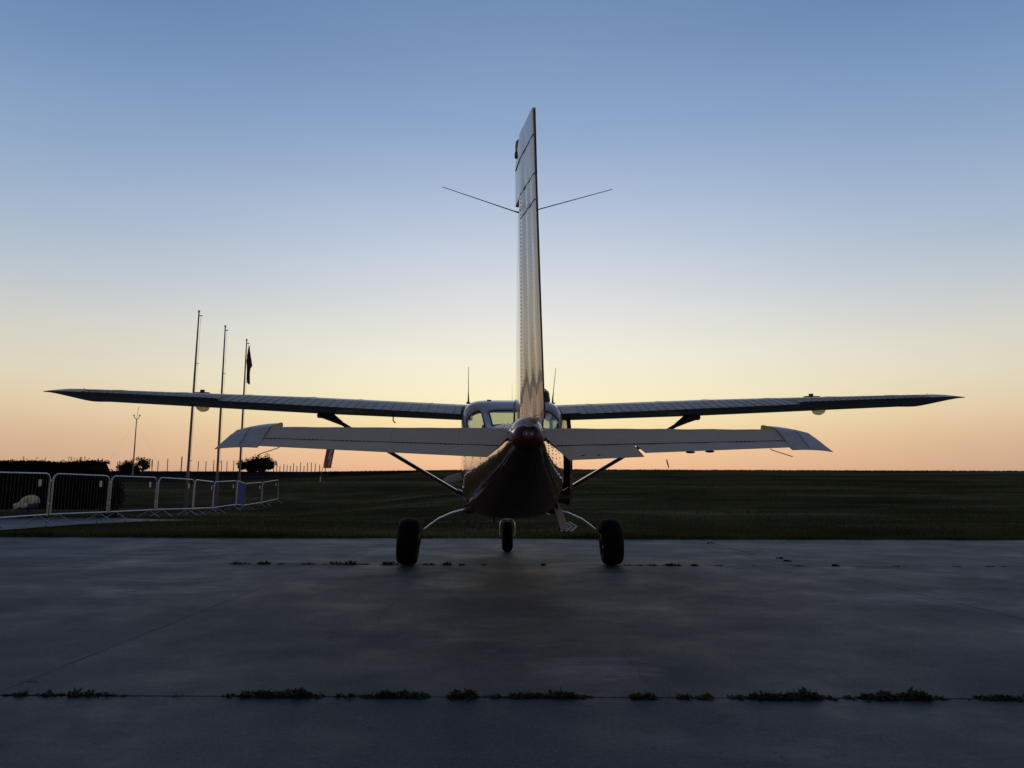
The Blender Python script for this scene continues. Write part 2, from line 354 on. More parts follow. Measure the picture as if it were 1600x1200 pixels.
# cracks opened in the slabs (thin dark filled fissures)
def crack(pts, wd, name='crack'):
    mb = MB(); fine = []
    for a, c in zip(pts, pts[1:]):
        d = math.dist(a, c); k = max(2, int(d/.05))
        for i in range(k):
            t = i/k; fine.append((lerp(a[0], c[0], t)+random.gauss(0, .012), lerp(a[1], c[1], t)+random.gauss(0, .012)))
    fine.append(pts[-1]); vv = []
    for i, p in enumerate(fine):
        q = fine[min(i+1, len(fine)-1)]; o = fine[max(i-1, 0)]; d = Vector((q[0]-o[0], q[1]-o[1])).normalized(); h = wd*random.uniform(.4, 1.3)
        vv += [(p[0]-d.y*h, p[1]+d.x*h, .004), (p[0]+d.y*h, p[1]-d.x*h, .004)]
    mb.add(vv, [(2*i, 2*i+1, 2*i+3, 2*i+2) for i in range(len(fine)-1)]).build(name, M['seam'], apron)
g = lambda px, py: (lambda o, p: (o.x+(p.x-o.x)*(CAM_H/(CAM_H-p.z)), o.y+(p.y-o.y)*(CAM_H/(CAM_H-p.z))))(Vector((0, 0, CAM_H)), at(px, py, 1.0))
crack([g(972, 1020), g(992, 1042), g(1008, 1060), g(1028, 1072), g(1045, 1086)], .003)
crack([g(1130, 935), g(1240, 937), g(1330, 943)], .003)
crack([g(240, 985), g(262, 978)], .004)
crack([g(40, 1066), g(58, 1063)], .009)
crack([g(1095, 848), g(1130, 858), g(1170, 869), g(1210, 880)], .006)
crack([g(1515, 948), g(1560, 957), g(1605, 967)], .005)
crack([g(560, 868), g(585, 856), g(600, 846)], .005)
crack([g(50, 845), g(75, 842), g(100, 841)], .012)
crack([g(820, 1000), g(760, 1006), g(690, 1001)], .0015)
crack([g(590, 970), g(605, 952), g(616, 940)], .004)

# ------------------------------------------------------------------ grass blades along the edge of the field
def blades(name, n, xr, yr, hmin, hmax, wdt, dens=None, m=None, z_off=0, **kw):
    x = np.random.uniform(*xr, n); y = yr[0]+(yr[1]-yr[0])*np.random.random(n)**2.6
    keep = np.abs(x) < y*.78+2; x, y = x[keep], y[keep]
    # no grass on the road
    q = np.array([not (xx < -9.4 and yy > 15.2+max(0, (xx+10.3))*5 and yy < 24.5) for xx, yy in zip(x, y)]); x, y = x[q], y[q]
    k = len(x); z = np.array([ground_z(a, c) for a, c in zip(x, y)])+z_off
    cl = np.array([noise.noise(Vector((a*.35, c*.35, 0)))+.6*noise.noise(Vector((a*1.7, c*1.7, 5))) for a, c in zip(x, y)])
    h = (hmin+(hmax-hmin)*np.random.random(k)**1.5)*(1+.9*np.clip(cl, -.6, 1)); a = np.random.uniform(0, 6.28, k); wd = wdt*np.random.uniform(.6, 1.4, k)*(1+y/22)
    dx, dy = np.cos(a), np.sin(a); ln = h*np.random.uniform(.1, .6, k); b2 = np.random.uniform(0, 6.28, k)
    P = np.zeros((k, 5, 3)); P[:, 0] = np.c_[x-dx*wd, y-dy*wd, z]; P[:, 1] = np.c_[x+dx*wd, y+dy*wd, z]
    mx, my = x+np.cos(b2)*ln*.35, y+np.sin(b2)*ln*.35
    P[:, 2] = np.c_[mx+dx*wd*.7, my+dy*wd*.7, z+h*.6]; P[:, 3] = np.c_[mx-dx*wd*.7, my-dy*wd*.7, z+h*.6]
    P[:, 4] = np.c_[x+np.cos(b2)*ln, y+np.sin(b2)*ln, z+h]
    me = bpy.data.meshes.new(name); me.vertices.add(k*5); me.vertices.foreach_set('co', P.reshape(-1))
    idx = np.arange(k)[:, None]*5; lp = np.concatenate([idx+np.array([0, 1, 2, 3]), idx+np.array([3, 2, 4])], 1).reshape(-1)
    me.loops.add(k*7); me.loops.foreach_set('vertex_index', lp.astype(np.int32))
    st = (np.arange(k)[:, None]*7+np.array([0, 4])).reshape(-1); me.polygons.add(k*2); me.polygons.foreach_set('loop_start', st.astype(np.int32))
    me.update(calc_edges=True); me.validate(); me.materials.append(m or M['blade'])
    o = bpy.data.objects.new(name, me); C.objects.link(o); return tag(o, **kw)
blades('grass', 300000, (-60, 70), (13.38, 85), .025, .10, .0035, label='unmown dark green grass covering the field beyond the concrete', cat='grass', kind='stuff')
blades('grass_edge', 36000, (-13, 15), (13.33, 13.9), .02, .15, .003, label='ragged fringe of grass overhanging the far edge of the concrete', cat='grass', kind='stuff')
blades('ridge_grass', 14000, (-140, 140), (138, 152), .04, .16, .010, label='thin tall grass roughening the ridge line of the field', cat='grass', kind='stuff')

# ------------------------------------------------------------------ weeds in the joints
def weed_mesh(length, hgt, n, depth=.05):
    mb = MB()
    for _ in range(n):
        x = random.uniform(-.5, .5)*length; y = random.gauss(0, depth*.35); e = max(.25, 1-(abs(x)/(length*.5))**2)*(.6+.6*abs(noise.noise(Vector((x*9, y, length)))*2))
        h = hgt*random.uniform(.25, 1)*e; a = random.uniform(0, 6.28); ln = h*random.uniform(.5, 1.3); wd = random.uniform(.004, .011)*min(1.4, hgt/.03)
        dx, dy = math.cos(a), math.sin(a); px, py = -dy*wd, dx*wd
        if random.random() < .35: px, py, ln, h = px*.35, py*.35, ln*.6, h*1.25
        if noise.noise(Vector((x*14, 3.3, length*2))) < -.30: h *= .4; ln *= .6; y *= .4
        mb.add([(x-px*.4, y-py*.4, 0), (x+px*.4, y+py*.4, 0), (x+dx*ln*.5+px, y+dy*ln*.5+py, h*.75), (x+dx*ln*.5-px, y+dy*ln*.5-py, h*.75), (x+dx*ln, y+dy*ln, h*random.uniform(.5, 1.1))],
               [(0, 1, 2, 3), (3, 2, 4)])
    return mb
spots = [(-30, 215, 150, .035, 'low weeds in the near joint at the left edge of the photo'), (262, 288, 14, .016, 'tiny sprig in the near joint, left of the widest left weed run'),
         (345, 505, 330, .045, 'bushy weed run in the near joint, left part, thickest on its left end'), (520, 560, 50, .025, 'small weed tuft in the near joint between two longer runs'),
         (563, 672, 200, .040, 'weed run with an upright tip in the near joint, below the left main wheel'), (700, 748, 130, .045, 'rounded weed tuft in the near joint, left of centre'),
         (755, 930, 380, .036, 'longest low weed run in the near joint, below the tail'), (950, 972, 14, .012, 'faint sprig in the near joint, left of the compact tuft at the crack'),
         (982, 1027, 110, .038, 'compact weed tuft in the near joint beside the jagged crack'), (1055, 1082, 60, .030, 'small weed tuft in the near joint right of the jagged crack'),
         (1086, 1114, 60, .030, 'second small weed tuft right of the jagged crack'), (1138, 1300, 400, .044, 'thick weed run in the near joint, right of centre'),
         (1314, 1470, 380, .046, 'thick weed run in the near joint, bushier at its left end'), (1502, 1640, 220, .034, 'low weed run in the near joint at the right edge of the photo')]
for a, c, n, h, lb in spots:
    p0 = g(a, 1089); p1 = g(c, 1089)
    o = weed_mesh(p1[0]-p0[0], h, int(n*3)).build('weed', M['weed'], fix=False, label=lb, cat='weed', group='weeds in the near joint')
    o.location = ((p0[0]+p1[0])/2, 3.70, -.004)
far = [(348, 384, .025), (392, 418, .03), (426, 440, .015), (460, 490, .018), (498, 560, .035), (560, 575, .015), (590, 622, .035), (658, 680, .02), (690, 705, .03), (716, 726, .02), (752, 760, .015), (846, 853, .03),
       (972, 990, .012), (995, 1006, .014), (1012, 1028, .016), (1036, 1068, .026), (1080, 1092, .022), (1110, 1135, .01), (1175, 1185, .01), (1235, 1262, .012), (1298, 1308, .026), (1330, 1360, .008), (1390, 1402, .012), (1480, 1496, .012), (1530, 1545, .014), (1556, 1562, .014)]
for a, c, h in far:
    p0 = g(a, 884); p1 = g(c, 884); w_ = abs(p1[0]-p0[0])
    seg = [(0, 635, 'left of the left main wheel'), (635, 955, 'between the main wheels'), (955, 1700, 'right of the right main wheel')]
    lo_x, hi_x, wh_ = next(q for q in seg if q[0] <= (a+c)/2 < q[1]); k_ = sorted(q[0] for q in far if lo_x <= (q[0]+q[1])/2 < hi_x).index(a)
    wlb = '%s small dark weed along the joint %s' % (['first', 'second', 'third', 'fourth', 'fifth', 'sixth', 'seventh', 'eighth', 'ninth', 'tenth', 'eleventh', 'twelfth', 'thirteenth', 'fourteenth', 'fifteenth', 'sixteenth', 'seventeenth'][k_], wh_)
    o = weed_mesh(w_, h*2.0, int(30+w_*260), .05).build('weed', M['weed'], fix=False, label=wlb, cat='weed', group='weeds in the joint under the wheels')
    o.location = ((p0[0]+p1[0])/2, 9.25, -.004)
for px, py, dl in ((1218, 873, 'upright dark weed in the slanting joint right of the right wheel'), (1230, 877, 'low dark weed just below the upright one in the slanting joint'), (1110, 849, 'tiny weed at the far end of the slanting joint, by the grass')):
    p = g(px, py); o = weed_mesh(.12, .05, 26, .04).build('weed', M['weed'], fix=False, label=dl, cat='weed', group='weeds in the slanting joint'); o.location = (p[0], p[1], -.004)

# ================================================================== AEROPLANE
plane = empty('airplane', (-.016, 9.25, 0), R(1.5), label='high-wing single-engine light aircraft seen from behind, parked on the concrete', cat='airplane')
plane.rotation_euler = (0, 0, R(1.5))
# ---- fuselage
SEC = [(2.46, .30, .86, 1.38, 2.2), (2.36, .40, .80, 1.44, 2.4), (2.1, .49, .71, 1.50, 2.7), (1.6, .53, .645, 1.56, 3.0), (1.3, .56, .62, 1.61, 3.2), (1.05, .575, .605, 1.83, 3.3),
       (.85, .585, .60, 1.965, 3.4), (.4, .59, .60, 2.03, 3.6), (-.6, .59, .60, 1.968, 3.6), (-.78, .588, .605, 1.925, 3.4), (-1.30, .545, .635, 1.68, 2.9), (-1.44, .53, .65, 1.615, 2.8), (-1.6, .51, .67, 1.60, 2.7),
       (-2.2, .42, .76, 1.575, 2.5), (-3.2, .28, .93, 1.50, 2.3), (-4.0, .17, 1.08, 1.44, 2.1), (-4.35, .128, 1.16, 1.425, 2.0), (-4.52, .10, 1.20, 1.40, 2.0)]
ysec = [2.46, 2.36, 2.22, 2.1, 1.85, 1.6, 1.45, 1.3]+[1.22, 1.14, 1.05, .95, .85]+[.7, .55, .4, .2, 0, -.2, -.4, -.6, -.70, -.78]+[-.86, -.94, -1.02, -1.10, -1.18, -1.26]+[-1.34, -1.42, -1.5, -1.7, -1.95, -2.2, -2.5, -2.85, -3.2, -3.6, -4.0, -4.2, -4.35, -4.52]
NA = 72
def fus_ring(y, grow=0.0):
    ww, zb, zt, ex = interp(sorted([(s[0],)+s[1:] for s in SEC]), y)
    zc = (zb+zt)/2; hh = (zt-zb)/2; out = []
    if zt-zb > .9: zc = zb+.55*(zt-zb)
    exu = ex+2.6*min(1, max(0, (y+.98)/.2))*min(1, max(0, (1.6-y)/.6))
    for j in range(NA):
        t = 2*math.pi*(j+.5)/NA; c, s_ = math.cos(t), math.sin(t)
        e2 = exu if s_ > 0 else ex; x = (ww+grow)*math.copysign(abs(c)**(2/e2), c); h2 = (zt-zc if s_ > 0 else zc-zb)+grow
        z = zc+h2*math.copysign(abs(s_)**(2/e2), s_); out.append(Vector((x, y, z)))
    return out
rings = [fus_ring(y) for y in ysec]
def in_win(i, j):
    y0, y1 = ysec[i], ysec[i+1]; ym = (y0+y1)/2
    a = ((j+1) % NA)*360/NA
    # rear window: centre pane and the two wrap-round panes
    if -1.41 < ym < -1.03:
        if abs(a-90) < 19: return 'rear_window'
    if -1.41 < ym < -.95:
        if 28 < abs(a-90) < 57: return 'rear_side_window'
    if .85 < ym < 1.3 and abs(a-90) < 66: return 'windshield'
    if ((.05 < ym < .7) or (-.6 < ym < -.05)) and 62 < abs(a-90) < 84: return 'side_window'
    return None
fus = MB(); fus.v = [tuple(v) for r in rings for v in r]
win = {}
for i in range(len(ysec)-1):
    for j in range(NA):
        f = (i*NA+j, i*NA+(j+1) % NA, (i+1)*NA+(j+1) % NA, (i+1)*NA+j); k = in_win(i, j)
        if k:
            a = ((j+1) % NA)*360/NA
            key = (k, 'c' if k == 'rear_window' else ('r' if a < 90 or a > 270 else 'l'), (ysec[i] < 0.03) if k == 'side_window' else 0); win.setdefault(key, []).append(f)
        else:
            zc = sum(fus.v[q][2] for q in f)/4; yc = sum(fus.v[q][1] for q in f)/4
            line = 1.52 if yc > -1.3 else 1.52-(-(yc+1.3))*.045
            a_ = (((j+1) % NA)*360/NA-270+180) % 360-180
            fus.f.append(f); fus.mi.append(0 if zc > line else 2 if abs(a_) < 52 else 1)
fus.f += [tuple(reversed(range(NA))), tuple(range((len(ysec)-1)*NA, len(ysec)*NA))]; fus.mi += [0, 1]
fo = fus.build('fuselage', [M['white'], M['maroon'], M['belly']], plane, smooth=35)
sd = fo.modifiers.new('thickness', 'SOLIDIFY'); sd.thickness = .012; sd.offset = -1
for (k, s_, q), fs in win.items():
    used = sorted({v for f in fs for v in f}); mp = {v: i for i, v in enumerate(used)}
    cen = sum((Vector(fus.v[v]) for v in used), Vector())/len(used)
    mb = MB(); mb.add([Vector(fus.v[v])+(Vector((0, 0, 0))) for v in used], [tuple(mp[v] for v in f) for f in fs]); wo_ = mb.build(k, M['glass'], fo, smooth=60)
    # rubber/metal strip round the pane
    from collections import Counter
    ec = Counter(tuple(sorted((f[a], f[(a+1) % 4]))) for f in fs for a in range(4)); edges = [e for e, c in ec.items() if c == 1]
    fr = MB()
    for e in edges: fr.tube([fus.v[e[0]], fus.v[e[1]]], .007, 5)
    fr.build('window_seal', M['seam'], fo)
# tail cone end with tail light
tl = MB().lathe([(0, .100), (-.03, .096), (-.07, .078), (-.10, .05), (-.11, .02)], 'Y', (0, -4.52, 1.30), 28).build('tail_cone', M['belly'], plane, smooth=50)  # maroon cone, shaded by giving it the darkened belly colour
MB().lathe([(0, .040), (-.02, .040), (-.03, .034), (-.04, .030)], 'Y', (0, -4.60, 1.315), 20).build('tail_light', M['black'], tl, smooth=40)
MB().lathe([(0, .024), (-.015, .022), (-.028, .013), (-.03, .003)], 'Y', (0, -4.641, 1.315), 16).build('light_lens', M['glass'], tl, smooth=40)
# top fairing between the elevators, under the rudder
fa = MB(); rr_ = []
for y, ww, zt in ((-3.6, .02, 1.46), (-3.9, .075, 1.475), (-4.2, .105, 1.462), (-4.4, .105, 1.445), (-4.55, .07, 1.43), (-4.6, .01, 1.40)):
    rr_.append([Vector((ww*math.cos(t), y, 1.36+(zt-1.36)*math.sin(t))) for t in [math.pi*k/14 for k in range(15)]]+[Vector((-ww, y, 1.30)), Vector((ww, y, 1.30))])
fa.loft(rr_).build('tail_fairing', M['white'], plane, smooth=50)
# belly/side stringer seams and rivets
def ring_strip(y, wd, lift, m, name, parent, z0=None, z1=None):
    a = fus_ring(y+wd/2, lift); c = fus_ring(y-wd/2, lift); mb = MB(); n = NA; mb.add(a+c, [(j, (j+1) % n, n+(j+1) % n, n+j) for j in range(n) if (z0 is None or z0 < a[j].z < z1)]); return mb.build(name, m, parent)
for y in (-1.5, -2.2, -2.85, -3.4, -3.9): ring_strip(y, .004, .0015, M['seam'], 'panel_seam', fo)
rv = MB()
def dome(mb, p, r=.004):
    p = Vector(p); vs_ = [p+Vector((r, 0, 0)), p+Vector((0, r, 0)), p+Vector((-r, 0, 0)), p+Vector((0, -r, 0)), p+Vector((0, 0, r)), p+Vector((0, 0, -r))]
    mb.add(vs_, [(0, 1, 4), (1, 2, 4), (2, 3, 4), (3, 0, 4), (1, 0, 5), (2, 1, 5), (3, 2, 5), (0, 3, 5)])
for y in (-1.47, -1.53, -2.17, -2.23, -2.82, -2.88, -3.37, -3.43, -3.87, -3.93):
    for p in fus_ring(y, .001)[::1]: dome(rv, p)
rv.build('rivets', M['rivet'], fo, fix=False, kind='stuff')
for s in (-1, 1):     # long side seams
    for jj in ((-6 if s > 0 else NA//2+6), (-13 if s > 0 else NA//2+13)):
        mb = MB(); pr = [fus_ring(y, .0025)[jj % NA] for y in np.linspace(-.8, -4.3, 40)]
        mb.tube(pr, .003, 4).build('side_seam', M['seam'], fo)

# ---- wings
def naca(c, t=.12, m=.02, p=.4):
    yt = 5*t*(.2969*math.sqrt(max(c, 0))-.126*c-.3516*c*c+.2843*c**3-.1036*c**4); yc = m/p**2*(2*p*c-c*c) if c < p else m/(1-p)**2*((1-2*p)+2*p*c-c*c); return yc+yt, yc-yt
Z0, DIH = 1.862, math.tan(R(2.35))
def wing_geo(ax):
    c = 1.63 if ax < 2.5 else lerp(1.63, 1.12, (ax-2.5)/2.75); le = .88 if ax < 2.5 else lerp(.88, .66, (ax-2.5)/2.75); inc = R(lerp(3.4, 1.2, min(1, ax/5.25))); return c, le, inc
def wpt(s, ax, cf, up, dz=0, droop=0, hinge=.72):
    c, le, inc = wing_geo(ax); zu, zl = naca(cf); z = (zu if up else zl)*c+dz; yy = -(cf)*c
    qz = Z0+ax*DIH; y = le+yy*math.cos(inc)+z*math.sin(inc); zz = qz+(cf*-c+.25*c)*math.sin(inc)+z*math.cos(inc)
    if droop and cf > hinge:
        d = (cf-hinge)*c; y += d*(1-math.cos(droop)); zz -= d*math.sin(droop)
    return Vector((s*ax, y, zz))
UP = [0, .01, .03, .07, .13, .2, .3, .4, .5, .6, .66, .70]; 
for s in (-1, 1):
    side = 'left' if s < 0 else 'right'
    wg = empty('wing', (0, 0, 0)); wg.parent = plane
    rings = []
    for ax in [.50, .75, 1.1, 1.5, 2.0, 2.5, 3.0, 3.5, 4.0, 4.5, 5.0, 5.25]:
        rings.append([wpt(s, ax, c, True) for c in reversed(UP)]+[wpt(s, ax, c, False) for c in UP[1:]])
    MB().loft(rings).build('wing_panel', M['wingtop'], wg, smooth=40)
    # seams on top skin between ribs
    for ax in (1.0, 1.9, 2.5, 3.3, 4.1, 4.9):
        MB().tube([wpt(s, ax, c, True, .001) for c in UP[2:]], .003, 4).build('skin_seam', M['seam'], wg)
    def surf(name, a0, a1, droop, pitch, c0=.705):
        rg = []; xs_ = []; ax = a0
        k = max(1, round((a1-a0)/pitch)); w_ = (a1-a0)/k
        for i in range(k):
            x = a0+i*w_; xs_ += [(x, 0), (x+w_*.70, .0), (x+w_*.74, .006), (x+w_*.96, .006)]
        xs_.append((a1, 0))
        CF = [c0, c0+.01, .78, .86, .94, .985, 1.0]
        for x, lift in xs_:
            rg.append([wpt(s, x, c, True, (lift if .72 < c < .99 else 0)-(.012 if c == c0 else 0), droop) for c in reversed(CF)]+[wpt(s, x, c, False, -(lift*.6 if .72 < c < .99 else 0)+(.01 if c == c0 else 0), droop) for c in CF])
        o = MB().loft(rg).build(name, M['wing'], wg, smooth=25)
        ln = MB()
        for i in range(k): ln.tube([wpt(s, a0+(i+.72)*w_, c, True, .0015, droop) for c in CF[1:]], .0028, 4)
        ln.build('bead_shade_lines', M['seam'], o, fix=False, kind='stuff'); return o  # dark tubes added as the shadow line along each bead
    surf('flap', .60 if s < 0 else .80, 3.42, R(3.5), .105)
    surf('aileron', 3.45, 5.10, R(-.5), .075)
    MB().loft([[wpt(s, x, c, True) for c in (1, .85, .70)]+[wpt(s, x, c, False) for c in (.70, .85)] for x in (5.115, 5.25)]).build('trailing_panel', M['wing'], wg, smooth=30)
    if s > 0: MB().loft([[wpt(s, x, c, True, 0, R(2)) for c in (1, .85, .71)]+[wpt(s, x, c, False) for c in (.71, .85)] for x in (.58, .79)]).build('trailing_panel', M['wing'], wg, smooth=30)
    # cambered wing tip
    rg = []; TC = [0, .01, .03, .07, .13, .2, .3, .45, .6, .75, .88, 1.0]
    for k, (ax, shr, th) in enumerate(((5.25, 0, 1), (5.38, .0, 1), (5.46, .005, .95), (5.50, .02, .80), (5.53, .07, .50), (5.545, .12, .22))):
        c, le, inc = wing_geo(5.25); top = []; bot = []
        base = wpt(s, 5.25, 0, True)
        for cf in TC:
            q = shr+(1-shr)*cf*.995
            u = wpt(s, 5.25, q, True); l_ = wpt(s, 5.25, q, False); zu0 = naca(cf)[0]*c*(1-shr)*th
            top_z = u.z+(ax-5.25)*.03; zc = lerp(l_.z, u.z, .62)
            tz = lerp(zc-(ax-5.25)*.02, top_z, th); lz = lerp(zc-(ax-5.25)*.02-.004, l_.z, th)
            if cf == 0: tz = lz = (tz+lz)/2
            top.append(Vector((s*ax, u.y, tz))); bot.append(Vector((s*ax, l_.y, lz)))
        rg.append(list(reversed(top))+bot[1:])
    MB().loft(rg).build('wing_tip', M['wing'], wg, smooth=50)
    # strut with its fairings
    la, ua = Vector((s*.57, .12, .83)), Vector((s*2.42, .42, wpt(s, 2.42, .28, False).z+.0))
    st = MB(); prof = []
    for t in (0, .02, .5, .98, 1):
        p = la.lerp(ua, t); ax_d = (ua-la).normalized(); nrm = ax_d.cross(Vector((0, 1, 0))).normalized()
        prof.append([p+Vector((0, 1, 0))*(.075*math.cos(a)-(.02 if math.cos(a) < 0 else 0))+nrm*(.026*math.sin(a)) for a in [2*math.pi*k/16 for k in range(16)]])
    so = st.loft(prof).build('strut', M['maroon'], wg, smooth=50)
    for p0, p1, rr0, rr1 in ((ua, la, .075, .03), (la, ua, .05, .032)):
        d = (p1-p0).normalized(); nrm = d.cross(Vector((0, 1, 0))).normalized(); rg = []
        for t, rr in ((-.05, rr0*1.3 if rr0 > .06 else rr0), (.0, rr0), (.12, (rr0+rr1)/2), (.26 if rr0 > .06 else .1, rr1)):
            p = p0+d*t; rg.append([p+Vector((0, 1, 0))*(max(.08, rr*1.8)*math.cos(a))+nrm*(rr*math.sin(a)) for a in [2*math.pi*k/14 for k in range(14)]])
        MB().loft(rg).build('strut_fairing', M['maroon'] if rr0 > .06 else M['alu'], so, smooth=50)
    # under-wing light pod and the fitting above it
    pc = wpt(s, 3.98+.05*s, .40, False)
    MB().lathe([(-.14, .004), (-.12, .035), (-.07, .06), (0, .07), (.08, .058), (.13, .03), (.145, .004)], 'Y', (pc.x, pc.y, pc.z-.012), 18).build('wing_light', M['lens'], wg, smooth=60)
    tc_ = wpt(s, 4.02, .28, True)
    MB().box((tc_.x, tc_.y, tc_.z+.012), (.20, .07, .025)).box((tc_.x+s*-.01, tc_.y, tc_.z+.04), (.05, .04, .035)).build('fuel_cap', M['antenna'], wg, bevel=.004)
    # whip antenna on the root
    rp = wpt(s, .535, .52, True); rp.z = 2.00
    wa = MB().tube([rp, rp+Vector((0, 0, .05)), rp+Vector((.008*s if s > 0 else 0, -.03, .16)), rp+Vector((.035 if s > 0 else 0, -.08, .45))], [.014, .010, .0045, .0028], 8)
    wa.box((rp.x, rp.y, rp.z), (.05, .10, .014)).build('whip_antenna', M['antenna'], wg)
    # static wicks
    if s < 0:
        q = wpt(s, 2.0-.45, .62, False); 
        MB().tube([wpt(s, 1.46, .60, False), wpt(s, 1.46, .60, False)+Vector((0, 0, -.085)), wpt(s, 1.46, .60, False)+Vector((.012, .0, -.105)), wpt(s, 1.46, .60, False)+Vector((.025, .02, -.108))], .008, 6).build('vent_pipe', M['black'], wg)
    q = wpt(s, 4.98, 1.0, True); MB().tube([q, q+Vector((-s*-.03, -.10, .04))], .0022, 5).build('static_wick', M['antenna'], wg)
    q = wpt(s, 5.05, .5, False); MB().tube([q, q+Vector((0, 0, -.03))], .006, 6).build('tie_down_ring', M['antenna'], wg)

# roof fittings
MB().loft([[Vector((.015+dx*k, -.2+dy, z)) for dx, dy in ((-.008, 0), (0, .06), (.008, 0), (0, -.08))] for z, k, dy0 in ((2.0, 1, 0), (2.12, .8, 0), (2.22, .4, 0), (2.235, .15, 0))]).build('blade_antenna', M['maroon'], plane, smooth=30)
MB().lathe([(0, .045), (.03, .045), (.06, .032), (.11, .034), (.135, .02)], 'Z', (.42, -.45, 1.97), 14).build('roof_vent', M['black'], plane, smooth=40)
MB().tube([(.375, -.47, 2.03), (.36, -.5, 2.09), (.40, -.5, 2.115), (.44, -.5, 2.07), (.45, -.48, 2.0)], .012, 6).build('roof_handle', M['alu'], plane)
MB().box((-.27, -.60, 1.968), (.05, .03, .012)).build('roof_plate', M['black'], plane)

# ---- horizontal tail
HY, HZ, DE = -4.2, 1.376, R(27)
def el_chord(ax): return lerp(.475, .27, min(1, max(0, (ax-.12)/1.85)))
def ept(s, ax, u, th=0, extra=0, seam=.60):
    c = el_chord(ax); d = u*c; sm = seam*c
    y = HY-d*math.cos(DE); z = HZ-d*math.sin(DE)
    if d > sm and extra: y += 0; z -= (d-sm)*math.tan(extra)
    return Vector((s*ax, y-th*math.sin(DE)*0, z+th))
SEAM = .58
for s in (-1, 1):
    hs = empty('horizontal_stabilizer'); hs.parent = plane
    rg = []
    for ax in (.10, .5, 1.0, 1.5, 1.715):
        le = lerp(-3.28, -3.72, ax/1.8); c = le-(HY+.02); rg.append([Vector((s*ax, le-c*q, HZ-.012+h*c*.5)) for q, h in ((1, .018), (.7, .06), (.4, .085), (.15, .065), (.03, .03), (0, 0), (.03, -.03), (.15, -.065), (.4, -.085), (.7, -.06), (1, -.018))])
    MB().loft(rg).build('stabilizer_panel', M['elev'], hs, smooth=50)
    ev = empty('elevator'); ev.parent = plane
    def cut(u):      # inboard edge cut away for the rudder
        return .125 if u < .30 else .125+(u-.30)/.70*.135
    # upper/lower skins as a lofted wedge along u
    US = [-.03, 0, .05, .15, .30, .45, SEAM-.012]
    outer = 1.73
    def skin(us, x0f, x1f, name, extra=0, m=None, th0=.028, nx=22, parent=ev, lip=0):
        mb = MB(); rgs = []
        for u in us:
            top = []; bot = []
            a0, a1 = x0f(u), x1f(u)
            for i in range(nx+1):
                ax = lerp(a0, a1, i/nx); t = th0*(1-.92*max(0, u)) if u >= 0 else th0*.4
                wob = .0016*noise.noise(Vector((ax*5*s, u*3, 4)))+.0012*math.sin(ax*21)
                p = ept(s, ax, u, 0, extra, SEAM); nrm = Vector((0, -math.sin(DE), math.cos(DE)))
                top.append(p+nrm*(t*.5+wob+lip)); bot.append(p-nrm*(t*.5))
            rgs.append(top+list(reversed(bot)))
        return mb.loft(rgs).build(name, m or M['elev'], parent, smooth=40)
    skin(US, cut, lambda u: outer, 'elevator_panel')
    US2 = [SEAM+.012, .72, .86, 1.0]
    if s > 0:
        skin(US2, cut, lambda u: .70+(u-SEAM)*.10, 'trim_tab', extra=R(2), th0=.024)
        skin(US2, lambda u: .716+(u-SEAM)*.08, lambda u: outer, 'trailing_skin', th0=.022, extra=R(-6))
    else:
        skin(US2, cut, lambda u: outer, 'trailing_skin', th0=.024, extra=R(-3))
    # hinge line along the seam: dark gap and knuckles
    mb = MB(); nrm = Vector((0, -math.sin(DE), math.cos(DE)))
    mb.tube([ept(s, ax, SEAM)+nrm*.002 for ax in np.linspace(cut(SEAM)+.01, 1.74, 20)], .0045, 5)
    mb.build('hinge_gap', M['seam'], ev)
    mb = MB()
    for ax in np.arange(cut(SEAM)+.02, 1.73, .028): 
        p = ept(s, ax, SEAM)+nrm*.0062; mb.tube([p-Vector((.007, 0, 0)), p+Vector((.007, 0, 0))], .0035, 6)
    mb.build('hinge_knuckles', M['seam'], ev, kind='stuff')
    # balance horn and tip
    mb = MB(); rg = []
    tips = [(1.735, -.92), (1.82, -.93), (1.88, -.84), (1.93, -.60), (1.965, -.22), (1.988, .2), (2.005, .6), (2.02, .97)]
    def hpt(ax, u):
        if u >= 0: return ept(s, ax, u)
        d = u*el_chord(ax); return Vector((s*ax, HY-d*.98, HZ-d*.19))
    for ax, u0 in tips:
        top = []; bot = []
        for k in range(13):
            u = lerp(u0, 1.02, k/12); t = .040*math.sin(math.pi*min(1, (k+.5)/12.8))**.55*(1-.78*max(0, u))+.003; t *= lerp(1, .30, (ax-1.735)/.285)
            p = hpt(ax, u)-nrm*((ax-1.735)**2*.35)
            top.append(p+nrm*t*.55); bot.append(p-nrm*t*.75)
        rg.append(top+list(reversed(bot)))
    MB().loft(rg).build('elevator_tip', M['tip'], ev, smooth=40)
    # open rib end of the horn in yellow primer
    mb = MB(); face = [hpt(1.728, u)+nrm*h for u, h in ((-.90, .010), (-.78, .018), (-.4, .020), (-.04, .018), (-.04, -.022), (-.4, -.030), (-.78, -.028), (-.90, -.016))]
    mb.loft([face, [p+Vector((s*.006, 0, 0)) for p in face]]).build('horn_rib', M['yellowrib'], ev)
    mb = MB()
    mb.tube([hpt(1.86, u)+nrm*(.019 if u < .5 else .009 if u < .8 else .004) for u in (.03, .1, .35, .6, .94)], .002, 5)
    mb.build('tip_seam', M['seam'], ev)
    # static wick
    q = ept(s, 1.60, 1.0); MB().tube([q+Vector((0, .04, .01)), q, q+Vector((s*.085, -.11, -.045))], .0028, 5).build('static_wick', M['antenna'], ev)
    mb = MB()
    for ax in np.arange(.18, 1.7, .04):
        dome(mb, ept(s, ax, .07)+nrm*.0150, .0028)
